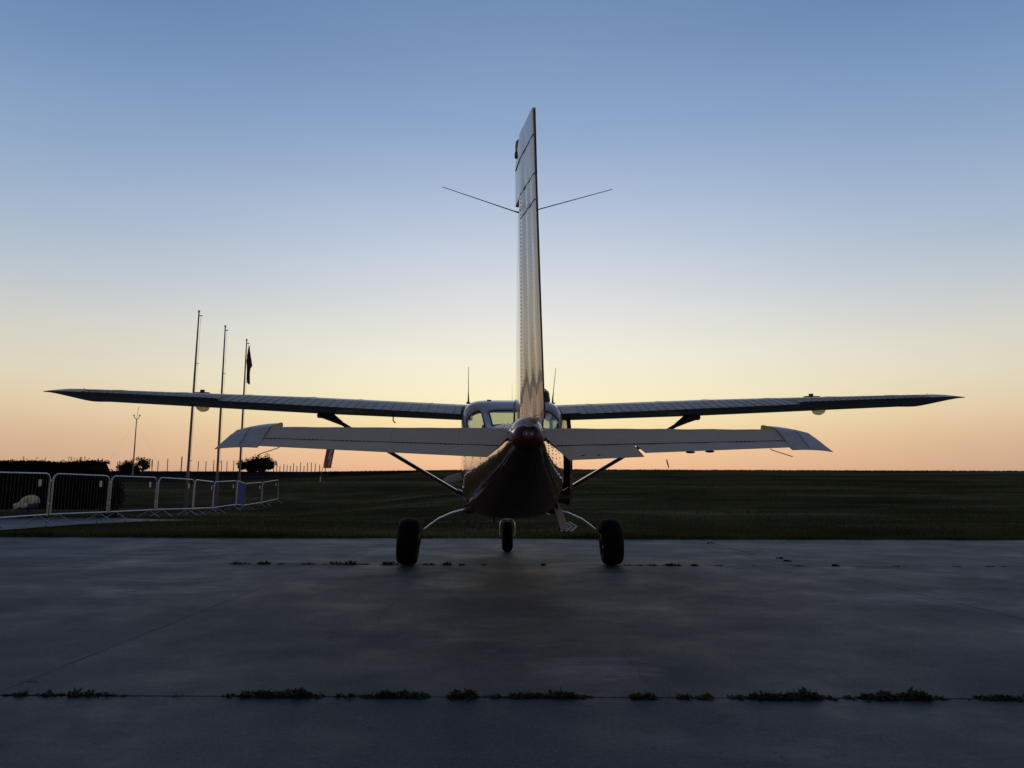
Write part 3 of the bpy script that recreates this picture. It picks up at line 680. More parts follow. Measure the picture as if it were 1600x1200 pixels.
    for axr in (.45, .9, 1.3):
        for u in np.arange(.08, .56, .07): dome(mb, ept(s, axr, u)+nrm*(.014*(1-.9*u)+.001), .0022)
    mb.build('rivets', M['rivet'], ev, fix=False, kind='stuff')
    if s > 0:
        for ax in (1.05, 1.18): MB().lathe([(-.03, .003), (-.015, .008), (.015, .008), (.03, .003)], 'X', tuple(ept(s, ax, .97, 0, R(-6))-nrm*.010), 10).build('mass_balance', M['antenna'], ev)
        for ax in (.35, .45): MB().box(tuple(ept(s, ax, .88)+nrm*.004+Vector((0, 0, -.012))), (.022, .02, .012)).build('hinge_bracket', M['seam'], ev)

# ---- vertical tail
fin_hinge = lambda z: lerp(-4.30, -4.83, (z-1.42)/1.78)
lean = lambda z: -.006-.038*max(0, (z-1.42))/1.78
DRF = lambda z: R(lerp(12.5, 8.5, (z-1.4)/1.8))
rg = []
for z in (1.40, 1.7, 2.1, 2.5, 2.82):
    le = lerp(-3.05, -4.32, (z-1.42)/1.5); te = fin_hinge(z)+.012; c = le-te; T = lerp(.085, .06, (z-1.4)/1.5)
    rg.append([Vector((lean(z)+T*h*.5, le-c*q, z)) for q, h in ((0, 0), (.03, .45), (.12, .8), (.35, 1), (.65, .75), (1, .30), (1, -.30), (.65, -.75), (.35, -1), (.12, -.8), (.03, -.45))])
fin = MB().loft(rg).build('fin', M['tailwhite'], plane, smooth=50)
# dorsal fairing
MB().loft([[Vector((-ww, y, z-.06)), Vector((0, y, z)), Vector((ww, y, z-.06))] for y, z, ww in ((-1.9, 1.62, .02), (-2.6, 1.64, .04), (-3.1, 1.72, .05), (-3.4, 1.8, .03))]).build('dorsal_fin', M['tailwhite'], plane, smooth=60)
def rpt(z, u, side):   # u metres aft of hinge
    T = .046*(1-.80*max(0, u)/.45) if u > 0 else .046*(1+u/.6)
    DR = DRF(z)
    x = lean(z)+u*math.sin(DR)+side*T*.5*math.cos(DR); return Vector((x, fin_hinge(z)-u*math.cos(DR)+side*T*.5*math.sin(DR), z))
def rch(z): return lerp(.455, .335, (z-1.405)/1.8)
rd = empty('rudder'); rd.parent = plane
def rud(zs, ufr, name, bulge=.0045):
    rg = []
    for z in zs:
        us = [ufr(z)]+[lerp(0.0 if ufr(z) > -.06 else ufr(z)*.3, rch(z), k/12) for k in range(13)]; L_ = []; R_ = []
        for u in us:
            k3 = max(0, u/rch(z))*3; wv = bulge*abs(math.sin(math.pi*k3))-(bulge*.3)+.0022*noise.noise(Vector((u*6, z*2.2, 7)))*(1 if 0 < u < rch(z)*.97 else 0)
            if u <= 0: wv = 0
            p = rpt(z, u, -1); L_.append(p+Vector((-wv, 0, 0))); q = rpt(z, u, 1); R_.append(q+Vector((wv, 0, 0)))
        rg.append(L_+list(reversed(R_)))
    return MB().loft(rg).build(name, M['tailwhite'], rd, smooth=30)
rud(list(np.linspace(1.405, 2.845, 36)), lambda z: -.05, 'rudder_panel')
rud(list(np.linspace(2.848, 3.06, 6)), lambda z: -.20, 'rudder_horn', .002)
rud([3.064, 3.10, 3.14, 3.18, 3.205, 3.212], lambda z: lerp(-.20, -.02, max(0, (z-3.10))/.112)**1 if z > 3.1 else -.20, 'rudder_tip', .001)
mb = MB(); fc = [rpt(2.846, u, sd_) for u, sd_ in ((-.19, 1), (-.19, -1), (-.02, -1), (-.02, 1))]
mb.loft([[p+Vector((0, 0, -.002)) for p in fc], [p+Vector((0, 0, -.008)) for p in fc]]).build('horn_rib', M['yellowrib'], rd)
# dark right trailing edge & rivet rows
mb = MB(); mb.tube([rpt(z, rch(z)+.002, 0)+Vector((.003, 0, 0)) for z in np.linspace(1.41, 3.20, 12)], .0035, 5).build('edge_strip', M['seam'], rd)
mb = MB()
for z in np.arange(1.43, 2.84, .024):
    dome(mb, rpt(z, .006, -1)+Vector((-.001, 0, 0)), .0042)
    for k in (1/3, 2/3): dome(mb, rpt(z, rch(z)*k, -1)+Vector((.0005, 0, 0)), .0026)
for k in np.arange(0, .30, .022):
    dome(mb, rpt(2.86, k, -1), .003); dome(mb, rpt(3.045, k-.1, -1), .003)
for k in np.arange(.02, .42, .022): dome(mb, rpt(1.44, k, -1)+Vector((-.002, 0, 0)), .003)
mb.build('rivets', M['rivet'], rd, fix=False, kind='stuff')
mb = MB()
for z in (3.062, 2.846): mb.tube([rpt(z, u, -1)+Vector((-.0015, 0, 0)) for u in (np.linspace(-.19 if z > 3 else 0.0, rch(z), 12))], .003, 5)
mb.build('rudder_seam', M['seam'], rd)
mb = MB(); mb.tube([rpt(2.70, u, -1)+Vector((-.004, 0, 0)) for u in np.linspace(.02, rch(2.7), 10)], .002, 5).build('rudder_seam', M['seam'], rd)
# beacon
bc = MB().lathe([(0, .026), (.03, .026), (.038, .022)], 'Z', (lean(3.15)-.026, -4.67, 3.125), 18).build('beacon_base', M['black'], rd, smooth=40)
MB().lathe([(0, .022), (.04, .023), (.07, .019), (.084, .010), (.087, .003)], 'Z', (lean(3.15)-.026, -4.67, 3.163), 18).build('beacon_lens', M['redlens'], rd, smooth=60)
# vor whiskers
for s in (-1, 1):
    r0 = Vector((lean(2.81)+s*.008, -4.50, 2.812)); MB().tube([r0, r0+Vector((s*.05, -.02, .006)), Vector((lean(2.88)+(.57 if s > 0 else -.52), -4.74, 2.89))], [.008, .004, .0022], 6).build('whisker_antenna', M['antenna'], fin)

# ---- undercarriage
for s in (-1, 1):
    leg = MB(); pts = [(s*.42, -.02, .70), (s*.55, -.02, .675), (s*.72, -.02, .63), (s*.88, -.01, .56), (s*1.0, 0, .475), (s*1.12, 0, .375), (s*1.16, 0, .33)]
    rg = []
    for i, p in enumerate(pts):
        p = Vector(p); d = (Vector(pts[min(i+1, 6)])-Vector(pts[max(i-1, 0)])).normalized(); nr = d.cross(Vector((0, 1, 0))).normalized(); wd = lerp(.075, .045, i/6); t = lerp(.016, .011, i/6)
        rg.append([p+Vector((0, wd*math.copysign(abs(math.cos(a))**.6, math.cos(a)), 0))+nr*t*math.copysign(abs(math.sin(a))**.6, math.sin(a)) for a in [2*math.pi*k/14 for k in range(14)]])
    lo_ = leg.loft(rg).build('main_gear_leg', M['steel'], plane, smooth=40)
    MB().lathe([(-.06, .05), (0, .07), (.06, .055)], 'X', (s*.52, -.02, .68), 14).build('leg_fairing', M['maroon'], lo_, smooth=40)
    wh = empty('main_wheel', (s*1.25, 0, .283), 0); wh.parent = plane; wh.rotation_euler = (0, s*R(-2.5), s*R(-1.5))
    prof = [(-.085, .14), (-.115, .16), (-.128, .20), (-.124, .235), (-.105, .262), (-.075, .277), (-.04, .283), (-.035, .279), (-.028, .279), (-.022, .285), (-.006, .286), (0, .280), (.006, .286), (.022, .285), (.028, .279), (.035, .279), (.04, .283), (.075, .277), (.105, .262), (.124, .235), (.128, .20), (.115, .16), (.085, .14)]
    MB().lathe(prof, 'X', (0, 0, 0), 56).build('tyre', M['rubber'], wh, smooth=30)
    MB().lathe([(-.09, .03), (-.092, .05), (-.07, .08), (-.075, .12), (-.095, .142), (.095, .142), (.075, .12), (.07, .08), (.092, .05), (.09, .03)], 'X', (0, 0, 0), 32).build('rim', M['alu'], wh, smooth=30)
    mb = MB(); mb.box((-s*.105, -.05, .03), (.06, .12, .13)); 
    for q in range(3): mb.lathe([(-.02, .018), (.02, .018)], 'X', (-s*.135, -.09+q*.03, -.01+q*.02), 8)
    mb.build('brake_caliper', M['antenna'], wh, bevel=.008)
# nose gear
ng = empty('nose_gear', (0, 1.72, 0)); ng.parent = plane
MB().lathe([(-.055, .10), (-.075, .125), (-.080, .16), (-.070, .19), (-.045, .212), (-.02, .218), (0, .216), (.02, .218), (.045, .212), (.07, .19), (.08, .16), (.075, .125), (.055, .10)], 'X', (0, 0, .216), 40).build('tyre', M['rubber'], ng, smooth=30)
MB().lathe([(-.058, .03), (-.05, .07), (-.062, .102), (.062, .102), (.05, .07), (.058, .03)], 'X', (0, 0, .216), 28).build('rim', M['alu'], ng, smooth=30)
mb = MB(); rg = []
arc = [(-.105, .20), (-.105, .36), (-.098, .41), (-.078, .445), (-.04, .462), (.04, .462), (.078, .445), (.098, .41), (.105, .36), (.105, .20)]
mb.tube([(x, -.0, z) for x, z in arc], .014, 8, flat=1, up=(0, 1, 0)); mb.lathe([(-.12, .022), (.12, .022)], 'X', (0, 0, .216), 10)
mb.build('fork', M['steel'], ng, smooth=50)
MB().lathe([(.46, .032), (.56, .032), (.561, .045), (.78, .045)], 'Z', (0, -.0, 0), 16).build('oleo_strut', M['alu'], ng, smooth=40)
MB().tube([(0, .09, .47), (0, .15, .53), (0, .08, .60)], .014, 6).build('torque_link', M['alu'], ng)

# ---- propeller
pr = empty('propeller', (0, 2.64, 1.255)); pr.parent = plane
MB().lathe([(-.14, .135), (-.10, .15), (0, .135), (.10, .10), (.18, .055), (.21, .01)], 'Y', (0, 0, 0), 28).build('spinner', M['white'], pr, smooth=60)
for a in (R(193), R(73), R(313)):
    rg = []
    for t in (.10, .2, .35, .55, .75, .92, 1.0):
        r_ = t*1.04; ch = .075*math.sin(math.pi*min(1, .25+t*.62))**.7+.012; tw = R(lerp(62, 18, t)); rd_ = Vector((math.cos(a), 0, math.sin(a))); tn = Vector((-math.sin(a), 0, math.cos(a)))
        cd_ = tn*math.cos(tw)+Vector((0, 1, 0))*math.sin(tw); nn = rd_.cross(cd_); k = .25 if t == 1 else 1
        rg.append([rd_*r_+cd_*(ch*k*math.cos(q))+nn*(.012*(1.2-t)*math.sin(q)) for q in [2*math.pi*j/12 for j in range(12)]])
    MB().loft(rg).build('blade', M['silver'], pr, smooth=50)

# ---- cabin doors, step, bits
dr = empty('door', (.60, .98, 0)); dr.parent = plane; dr.rotation_euler = (0, 0, R(8.5))
outl = [(0, .76), (-.92, .72), (-.98, .80), (-.98, 1.45), (-.86, 1.86), (-.80, 1.89), (0, 1.89)]
inn = [(-.07, 1.40), (-.86, 1.40), (-.86, 1.47), (-.77, 1.80), (-.07, 1.80)]
mb = MB(); 
rg = [[Vector((dx, y, z)) for y, z in outl] for dx in (0, .03)]
k = len(outl)
mb.loft([[Vector((0, y, z)) for y, z in [(0, .76), (-.92, .72), (-.98, .80), (-.98, 1.38), (0, 1.38)]], [Vector((.035, y, z)) for y, z in [(0, .76), (-.92, .72), (-.98, .80), (-.98, 1.38), (0, 1.38)]]])
mb.box((.0175, -.035, 1.636), (.03, .07, .506)); mb.box((.0175, -.43, 1.866), (.03, .78, .05))
mb.tube([(.0175, -.95, 1.38), (.0175, -.95, 1.5), (.0175, -.82, 1.87)], .03, 6)
mb.build('door_panel', M['maroon'], dr)
MB().box((.0175, -.47, 1.60), (.006, .80, .46)).build('door_window', M['glass'], dr)
mb = MB().box((.0175+.03, -.80, 1.25), (.02, .12, .02)); mb.build('door_handle', M['alu'], dr)
# boarding step with chevron treads
stp = empty('boarding_step', (.545, -.95, .0)); stp.parent = plane; stp.rotation_euler = (0, 0, 0)
mb = MB(); mb.loft([[Vector((x, y, z)) for x, y in ((cx-.042, -.006), (cx+.042, -.006), (cx+.042, .012), (cx-.042, .012))] for cx, z in ((-.035, .72), (.00, .60), (.032, .49))])
mb.build('step_plate', M['plate'], stp, bevel=.004)
MB().tube([(-.05, .02, .78), (-.035, .012, .70)], .022, 8).build('step_bracket', M['black'], stp)
T30 = math.tan(R(30))
def tr_(x, y, h): return (x, y, .478+y*T30+h)
MB().loft([[tr_(x, y, h) for x, y in ((-.02, -.015), (.09, -.015), (.175, .07), (.09, .155), (-.02, .155))] for h in (-.012, 0)]).build('step_tread', M['black'], stp)
for k in range(3):
    x = -.015+k*.052; sh_ = [(x, -.01), (x+.028, -.01), (x+.100, .07), (x+.028, .15), (x, .15), (x+.072, .07)]
    MB().add([tr_(px_, py_, .001) for px_, py_ in sh_]+[tr_(px_, py_, .006) for px_, py_ in sh_],
             [(6, 7, 8, 11), (11, 8, 9, 10), (0, 1, 7, 6), (1, 2, 8, 7), (2, 3, 9, 8), (3, 4, 10, 9), (4, 5, 11, 10), (5, 0, 6, 11)]).build('chevron_strip', M['chev'], stp)
MB().tube([(.27, -.6, .62), (.27, -.62, .46)], .002, 4).build('static_wire', M['antenna'], plane)
MB().box((.27, -.62, .455), (.012, .012, .02)).build('wire_weight', M['plate'], plane)
for y, z in ((.45, .80), (-.35, .72)): MB().tube([(-.20, y, .60), (-.20, y+.02, .54)], .01, 6).build('drain', M['black'], plane)
# seats seen through the panes
for x in (-.27, .27):
    mb = MB(); mb.box((x, .45, 1.30), (.42, .12, .55)).box((x, .70, 1.05), (.42, .45, .14)).box((x, .70, .82), (.3, .3, .36)); mb.build('seat', M['interior'], plane, bevel=.03)
    MB().box((x, .44, 1.68), (.20, .08, .16)).build('headrest', M['interior'], plane, bevel=.03)
MB().box((0, 1.25, 1.42), (1.0, .14, .28)).build('instrument_panel', M['interior'], plane, bevel=.02)
MB().box((0, .25, .70), (1.04, 2.3, .04)).build('cabin_floor', M['interior'], plane)

# ================================================================== BARRIERS
posts = [(-30, 14.2, .05), (80, 16.4, .04), (172, 18.6, 0), (246, 20.9, -.03), (304, 23.2, -.09), (334.5, 26, -.17), (371, 28.3, -.13), (383, 31, -.25), (410.5, 33.4, -.21), (436, 35.7, -.10)]
def post_xy(px, Y): return Vector((at(px, 750, Y).x, Y, 0))
bl = ['steel crowd barrier nearest the camera, cut by the left edge of the photo', 'steel crowd barrier in front of the hedge, second from the left edge', 'steel crowd barrier, third from the left, over the end of the hedge',
      'steel crowd barrier in front of the left flagpole base', 'steel crowd barrier just left of the middle flagpole, turned away', 'steel crowd barrier between the middle and right flagpoles',
      'narrow steel barrier hung with a blue sheet, behind the right flagpole', 'steel crowd barrier right of the blue-sheeted one', 'last steel crowd barrier at the far right end of the row']
for i in range(len(posts)-1):
    a, c = posts[i], posts[i+1]; pa, pb = post_xy(a[0], a[1]), post_xy(c[0], c[1]); d = pb-pa; Ln = d.length-.10; u = d.normalized()
    base = pa+u*.05; root = empty('crowd_barrier', (base.x, base.y, (a[2]+c[2])/2), math.atan2(u.y, u.x), label=bl[i], cat='barrier', group='row of crowd barriers on the left')
    tilt = math.atan2(c[2]-a[2], Ln); root.rotation_euler = (0, -tilt, math.atan2(u.y, u.x)); root.location.z = a[2]
    T, B, r_ = 1.10, .21, .16; pts = [(0, 0, B-.03), (0, 0, B+.3), (0, 0, T-r_)]+[(r_-r_*math.cos(t), 0, T-r_+r_*math.sin(t)) for t in [math.pi/2*k/5 for k in range(1, 6)]]
    pts += [(Ln-r_+r_*math.sin(t), 0, T-r_+r_*math.cos(t)) for t in [math.pi/2*k/5 for k in range(0, 6)]]+[(Ln, 0, B+.3), (Ln, 0, B-.03)]
    MB().tube(pts, .019, 8, up=(0, 1, 0)).build('frame', M['galv'], root, smooth=60)
    MB().tube([(0, 0, B), (Ln, 0, B)], .019, 8).build('bottom_rail', M['galv'], root, smooth=60)
    nb = max(6, round(Ln/.115)); bar = None
    for k in range(1, nb):
        if bar is None: bar = MB().tube([(0, 0, B), (0, 0, T-.012)], .0055, 6).build('bar', M['bars'], root); bar.location = (Ln*k/nb, 0, 0)
        else: inst(bar, root, (Ln*k/nb, 0, 0))
    for fx in (.30, Ln-.30):
        MB().tube([(fx, -.30, .012), (fx, -.28, .03), (fx, 0, B-.01), (fx, .28, .03), (fx, .30, .012)], .013, 6, up=(1, 0, 0)).build('foot', M['galv'], root, smooth=50)
    for z in (.95, .45): MB().box((Ln+.03, 0, z), (.05, .02, .035)).build('hook', M['galv'], root)
    if i != 6: MB().box((Ln-.36, -.012, .90), (.10, .006, .145)).build('plate', M['plate'], root)
    else: MB().box((Ln/2, -.03, .66), (Ln-.1, .012, .84)).build('blue_sheet', M['bluesheet'], root)

# ================================================================== FLAGPOLES
fl = [((291, 787), 33.0, (311, 488), 'left and tallest-looking bare flagpole behind the crowd barriers'), ((338, 786), 36.2, (352, 511), 'middle bare flagpole of the three behind the barriers'), ((373, 783), 39.8, (385.5, 532), 'right flagpole of the three, with a limp flag at its top')]
fp = []
for (bx, by), Y, (tx, ty), lb in fl:
    pb = at(bx-1, by, Y); z0 = ground_z(pb.x, Y); pb.z = z0; pt = at(tx, ty, Y); root = empty('flagpole', pb, 0, label=lb, cat='flagpole', group='three flagpoles behind the barriers')
    d = pt-pb
    MB().tube([d*t for t in (.0, .05, .5, .9, 1)], [.060, .060, .052, .034, .028], 12).build('pole', M['pole'], root, smooth=50)
    MB().tube([(0, 0, 0), d*(1.36/d.z)], .085, 12).build('sleeve', M['sleeve'], root, smooth=50)
    MB().lathe([(0, .045), (.05, .05), (.09, .03)], 'Z', tuple(d), 10).build('pole_head', M['pole'], root); MB().box((d.x+.09, d.y, d.z-.16), (.14, .03, .04)).build('pulley_arm', M['pole'], root)
    for fr_ in ((.26, .74)): 
        p = d*fr_; MB().box((p.x+.09, p.y, p.z), (.14, .02, .02)).build('cleat', M['pole'], root)
    p = Vector((d.x+.10, d.y, d.z-.16)); q = Vector((.1, 0, 1.3)); MB().tube([q, p], .005, 4).build('halyard', M['antenna'], root)
    fp.append((root, pb, pt))
# limp flag
root, pb, pt = fp[2]; Yf = 39.8
mb = MB(); rg = []
prof = [(389, 540, 1), (388.6, 548, 3), (388.8, 556, 5.5), (389, 564, 7.0), (389.2, 571, 7.4), (387.5, 576, 5), (387, 584, 4.6), (387, 592, 4.6), (387.8, 598, 4), (389, 601, 1)]
for px, py, wd in prof:
    c = at(px, py, Yf); h = wd/FPX*Yf/2; c.x += .02; ring = []
    for k in range(14):
        t = 2*math.pi*k/14; rr = 1+.35*math.sin(3*t+py*.12); ring.append(c+Vector((h*math.cos(t)*rr, h*.8*math.sin(t)*rr, 0)))
    rg.append(ring)
mb.loft(rg).build('flag', M['flag'], smooth=60, label='limp dark flag hanging folded at the top of the right flagpole', cat='flag')

# ================================================================== MAST, BANNERS, POSTS
Ym = 80; pb = at(207, 744, Ym); pb.z = ground_z(pb.x, Ym); pt = at(213.5, 655, Ym); mr = empty('weather_mast', pb, label='thin guyed weather mast with small red wind cups, left of the flagpoles', cat='mast')
d = pt-pb; MB().tube([(0, 0, 0), d*.3, d], [.11, .075, .045], 8).build('mast_tube', M['pole'], mr)
MB().tube([d, d+Vector((.15, 0, 1.4))], .018, 5).build('lightning_rod', M['antenna'], mr)
for s in (-1, 1):
    MB().tube([d+Vector((0, 0, -.05)), d+Vector((s*.18, 0, .1)), d+Vector((s*.30, 0, .35))], .035, 6).build('sensor_arm', M['redpaint'], mr)
    MB().lathe([(-.08, .01), (-.04, .08), (.04, .08), (.08, .01)], 'Z', tuple(d+Vector((s*.32, 0, .42))), 10).build('wind_cup', M['redpaint'], mr, smooth=50)
    MB().tube([d*.97, Vector((s*3.1, 1.0*s, .1))], .003, 4).build('guy_wire', M['antenna'], mr)
# banner on a springy pole
Yb = 58; pb = at(500.5, 752, Yb); pb.z = ground_z(pb.x, Yb)
def bz(px, py): return at(px, py, Yb)
br = empty('beach_banner', pb, label='reddish beach banner with pale print on a thin pole in the field', cat='banner')
MB().tube([Vector((0, 0, 0)), bz(502.5, 738)-pb, bz(506, 725)-pb, bz(511, 700)-pb, bz(517, 680)-pb, bz(524, 677)-pb], .022, 6).build('pole', M['pole'], br)
MB().tube([(0, 0, -.02), (0, 0, .42)], .05, 8).build('ground_spike', M['plate'], br)
def banner_pt(u, v, off=0):
    a = bz(505.5, 731.5).lerp(bz(512.5, 684), v); c = bz(517.5, 731.5).lerp(bz(526, 684), v); p = a.lerp(c, u)-pb; p.y += .06*math.sin(u*5+v*3)+off; return p
mb = MB(); n1, n2 = 10, 18
for off in (0, .006): mb.add([banner_pt(i/n1, j/n2, off) for j in range(n2+1) for i in range(n1+1)], [(j*(n1+1)+i, j*(n1+1)+i+1, (j+1)*(n1+1)+i+1, (j+1)*(n1+1)+i) for j in range(n2) for i in range(n1)])
mb.build('cloth', M['banner'], br, smooth=60, fix=False)
mb = MB()
for (u0, v0, u1, v1, wd) in ((.30, .28, .85, .95, .22), (.55, .06, .72, .40, .16)):
    k = 10; mb.add([banner_pt(lerp(u0, u1, i/k)+q, lerp(v0, v1, i/k), -.014) for i in range(k+1) for q in (0, wd)], [(2*i, 2*i+1, 2*i+3, 2*i+2) for i in range(k)])
mb.build('pale_print', M['bannerwhite'], br, smooth=60, fix=False)
# thin feather banner on the right
Y2 = 110; pb = at(1045, 737, Y2); pb.z = ground_z(pb.x, Y2); f2 = empty('feather_banner', pb, label='tiny dark feather banner standing on the field ridge, right of the aircraft', cat='banner')
v = lambda px, py: at(px, py, Y2)-pb
MB().tube([(0, 0, 0), v(1044, 731)], .02, 5).build('pole', M['pole'], f2)
MB().loft([[v(px-w_, py), v(px, py)+Vector((0, .1, 0)), v(px+w_, py), v(px, py)-Vector((0, .1, 0))] for px, py, w_ in ((1045.2, 731.5, .5), (1044, 727, 1.1), (1042.6, 722, 1.1), (1041.3, 717.5, .7))]).build('cloth', M['flag'], f2)
# vineyard posts along the ridge
pxs = [152, 183, 186, 196, 237, 246, 261, 282.5, 309, 321, 333, 345.5, 354, 364.5, 427, 432, 437, 443, 448, 453, 458, 463.5, 469, 474.5, 480, 486, 492, 499, 508]
vp = None
for i, px in enumerate(pxs):
    Y = 142; tall = 16 if px in (282.5,) else random.uniform(8, 13) if px > 400 else random.uniform(10, 14); p = at(px, 741, Y); p.z = ground_z(p.x, Y)-.1
    h = 2.3*tall/13+.2
    if px > 400: h = 1.9*tall/12
    seg = [(0, 200, 'left of the weather mast'), (200, 300, 'between the weather mast and the left flagpole'), (300, 341, 'between the left and middle flagpoles'), (341, 380, 'between the middle and right flagpoles'), (380, 504, 'between the round tree and the banner'), (504, 700, 'just right of the banner pole')]
    lo_x, hi_x, wh_ = next(q for q in seg if q[0] <= px < q[1]); k_ = sorted(p_ for p_ in pxs if lo_x <= p_ < hi_x).index(px)
    post_lb = '%s slim ridge post %s' % (['first', 'second', 'third', 'fourth', 'fifth', 'sixth', 'seventh', 'eighth', 'ninth', 'tenth', 'eleventh', 'twelfth', 'thirteenth', 'fourteenth'][k_], wh_)
    o = MB().tube([(0, 0, 0), (random.uniform(-.04, .04), 0, h)], .07 if tall < 15 else .1, 6).build('fence_post', M['wood'], label=post_lb, cat='post', group='posts along the ridge line'); o.location = p

# ================================================================== VEGETATION
def leafy(mb, c, rad, n, size, squash=(1, 1, 1), shell=.55):
    for _ in range(n):
        v = Vector((random.gauss(0, 1), random.gauss(0, 1), random.gauss(0, 1))).normalized()*(random.uniform(shell, 1)**.7*rad)*random.uniform(.85, 1.12)
        p = Vector(c)+Vector((v.x*squash[0], v.y*squash[1], v.z*squash[2])); s_ = size*random.uniform(.5, 1.4)
        a = Vector((random.gauss(0, 1), random.gauss(0, 1), random.gauss(0, 1))).normalized(); b_ = a.orthogonal().normalized()
        mb.add([p-a*s_, p+b_*s_*.45, p+a*s_, p-b_*s_*.45], [(0, 1, 2, 3)])
def tree(px0, px1, ytop, ybase, Y, clumps, dens, size, lb, cat, trunk=True, sq=.9, spiky=0):
    x0, x1 = at(px0, ybase, Y).x, at(px1, ybase, Y).x; cx = (x0+x1)/2; z0 = ground_z(cx, Y); zt = at((px0+px1)/2, ytop, Y).z; H = zt-z0; W = x1-x0
    root = empty('tree' if cat == 'tree' else 'bush', (cx, Y, z0-.05), label=lb, cat=cat)
    mb = MB(); tr = MB()
    if trunk: tr.tube([(0, 0, 0), (.1, 0, H*.3), (0, .1, H*.6)], [.14, .11, .05], 8)
    for (u, v, r_) in clumps:
        c = Vector(((u-.5)*W, random.uniform(-.2, .2)*W*.5, v*H)); leafy(mb, c, r_*H, int(dens*r_*r_*100), size, (1, .9, sq), .2)
        tr.tube([(0, 0, H*.12), c*.5+Vector((0, 0, H*.1)), c], [.08, .05, .015], 6)
        for _ in range(7):
            dd = Vector((random.gauss(0, 1), random.gauss(0, .6), abs(random.gauss(0, 1)))).normalized(); q = c+dd*r_*H*random.uniform(1.0, 1.2+spiky*.4); tr.tube([c, q], [.03, .008], 4); leafy(mb, q, size*2.2, 8+int(10*spiky), size*.8)
    mb.build('crown', M['leaf'], root, fix=False); tr.build('trunk', M['bark'], root); return root
tree(370, 430, 716, 740.5, 128, [(.15, .50, .32), (.30, .52, .38), (.45, .62, .40), (.62, .68, .40), (.75, .70, .38), (.87, .52, .34), (.62, .40, .4), (.38, .35, .36)], 105, .17, 'dense rounded dark tree on the ridge, right of the flagpoles', 'tree', spiky=.6)
tree(187, 216, 721, 742, 118, [(.20, .40, .38), (.45, .52, .42), (.55, .30, .42), (.80, .32, .36), (.40, .78, .20)], 105, .15, 'dark scruffy tree behind the foot of the weather mast', 'tree', spiky=1)
tree(211, 233, 716, 742, 116, [(.45, .70, .26), (.70, .62, .28), (.60, .42, .24), (.82, .45, .2), (.25, .60, .10)], 34, .13, 'sparse open tree just right of the weather mast', 'tree', spiky=1.2)
tree(511, 532, 737, 745, 92, [(.30, .35, .5), (.55, .45, .55), (.78, .32, .45)], 60, .10, 'low round bush below the reddish beach banner', 'bush', trunk=False)
tree(160, 176, 731, 752, 30, [(.3, .40, .3), (.55, .68, .24), (.6, .42, .34), (.82, .30, .22)], 160, .03, 'small leafy bush at the right end of the dark hedge', 'bush', trunk=False)
# clipped hedge
hb = empty('hedge', (0, 25.8, 0), label='long dark hedge behind the first crowd barriers at the left', cat='hedge')
xl = -34; xr = at(160, 760, 25.8).x; zt = at(60, 721, 25.8).z
core = MB(); rg = []
for k in range(40):
    x = lerp(xl, xr-.12, k/39); top = zt-.10+.06*noise.noise(Vector((x*.8, 0, 0))); rg.append([Vector((x, y, z)) for y, z in ((-.6, 0), (-.72, .5), (-.68, top-.3), (-.4, top), (.4, top), (.68, top-.3), (.72, .5), (.6, 0))])
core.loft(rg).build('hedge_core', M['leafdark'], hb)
mb = MB()
for _ in range(30000):
    x = random.uniform(max(xl, -22), xr) if random.random() < .93 else xr+random.uniform(-.1, .18); f_ = random.random(); 
    if f_ < .5: y, z = -.72+random.gauss(0, .04), random.uniform(0, zt-.1)
    else: y, z = random.uniform(-.7, .5), zt-.06+random.gauss(0, .035)+.06*noise.noise(Vector((x*.8, 0, 0)))+.03*noise.noise(Vector((x*5, y*3, 0)))
    if x > xr-.05: z = random.uniform(0, zt-.25)
    s_ = random.uniform(.015, .04); a = Vector((random.gauss(0, 1), random.gauss(0, 1), random.gauss(0, 1))).normalized(); b_ = a.orthogonal().normalized(); p = Vector((x, y, z))
    mb.add([p-a*s_, p+b_*s_*.5, p+a*s_, p-b_*s_*.5], [(0, 1, 2, 3)])
for px in (24, 38, 70, 110, 128, 131, 136):      # stray shoots
    x = at(px, 720, 25.8).x
    for q in range(3):
        p0 = Vector((x+random.uniform(-.1, .1), random.uniform(-.4, 0), zt-.1)); p1 = p0+Vector((random.uniform(-.08, .08), 0, random.uniform(.15, .28))); mb.tube([p0, p1], [.008, .003], 4); leafy(mb, p1-Vector((0, 0, .05)), .05, 8, .02)
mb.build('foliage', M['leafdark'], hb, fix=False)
# tall dark shrub at the hedge end
sh = empty('shrub', (at(181, 790, 25.2).x, 25.2, ground_z(-13, 25.2)), label='tall narrow dark shrub seen through the third barrier, beside the hedge', cat='shrub')
mb = MB()
for z, r_, dx in ((.15, .30, -.15), (.45, .32, -.1), (.75, .30, .02), (1.0, .26, -.02), (.6, .25, -.4), (1.0, .22, -.42)): leafy(mb, (dx, 0, z), r_, 420, .035, (1, 1, 1), .1)
mb.build('foliage', M['leafdark'], sh, fix=False); MB().tube([(0, 0, 0), (0, 0, .9)], [.03, .01], 6).tube([(-.4, 0, 0), (-.4, 0, .9)], [.03, .01], 6).build('stem', M['bark'], sh)

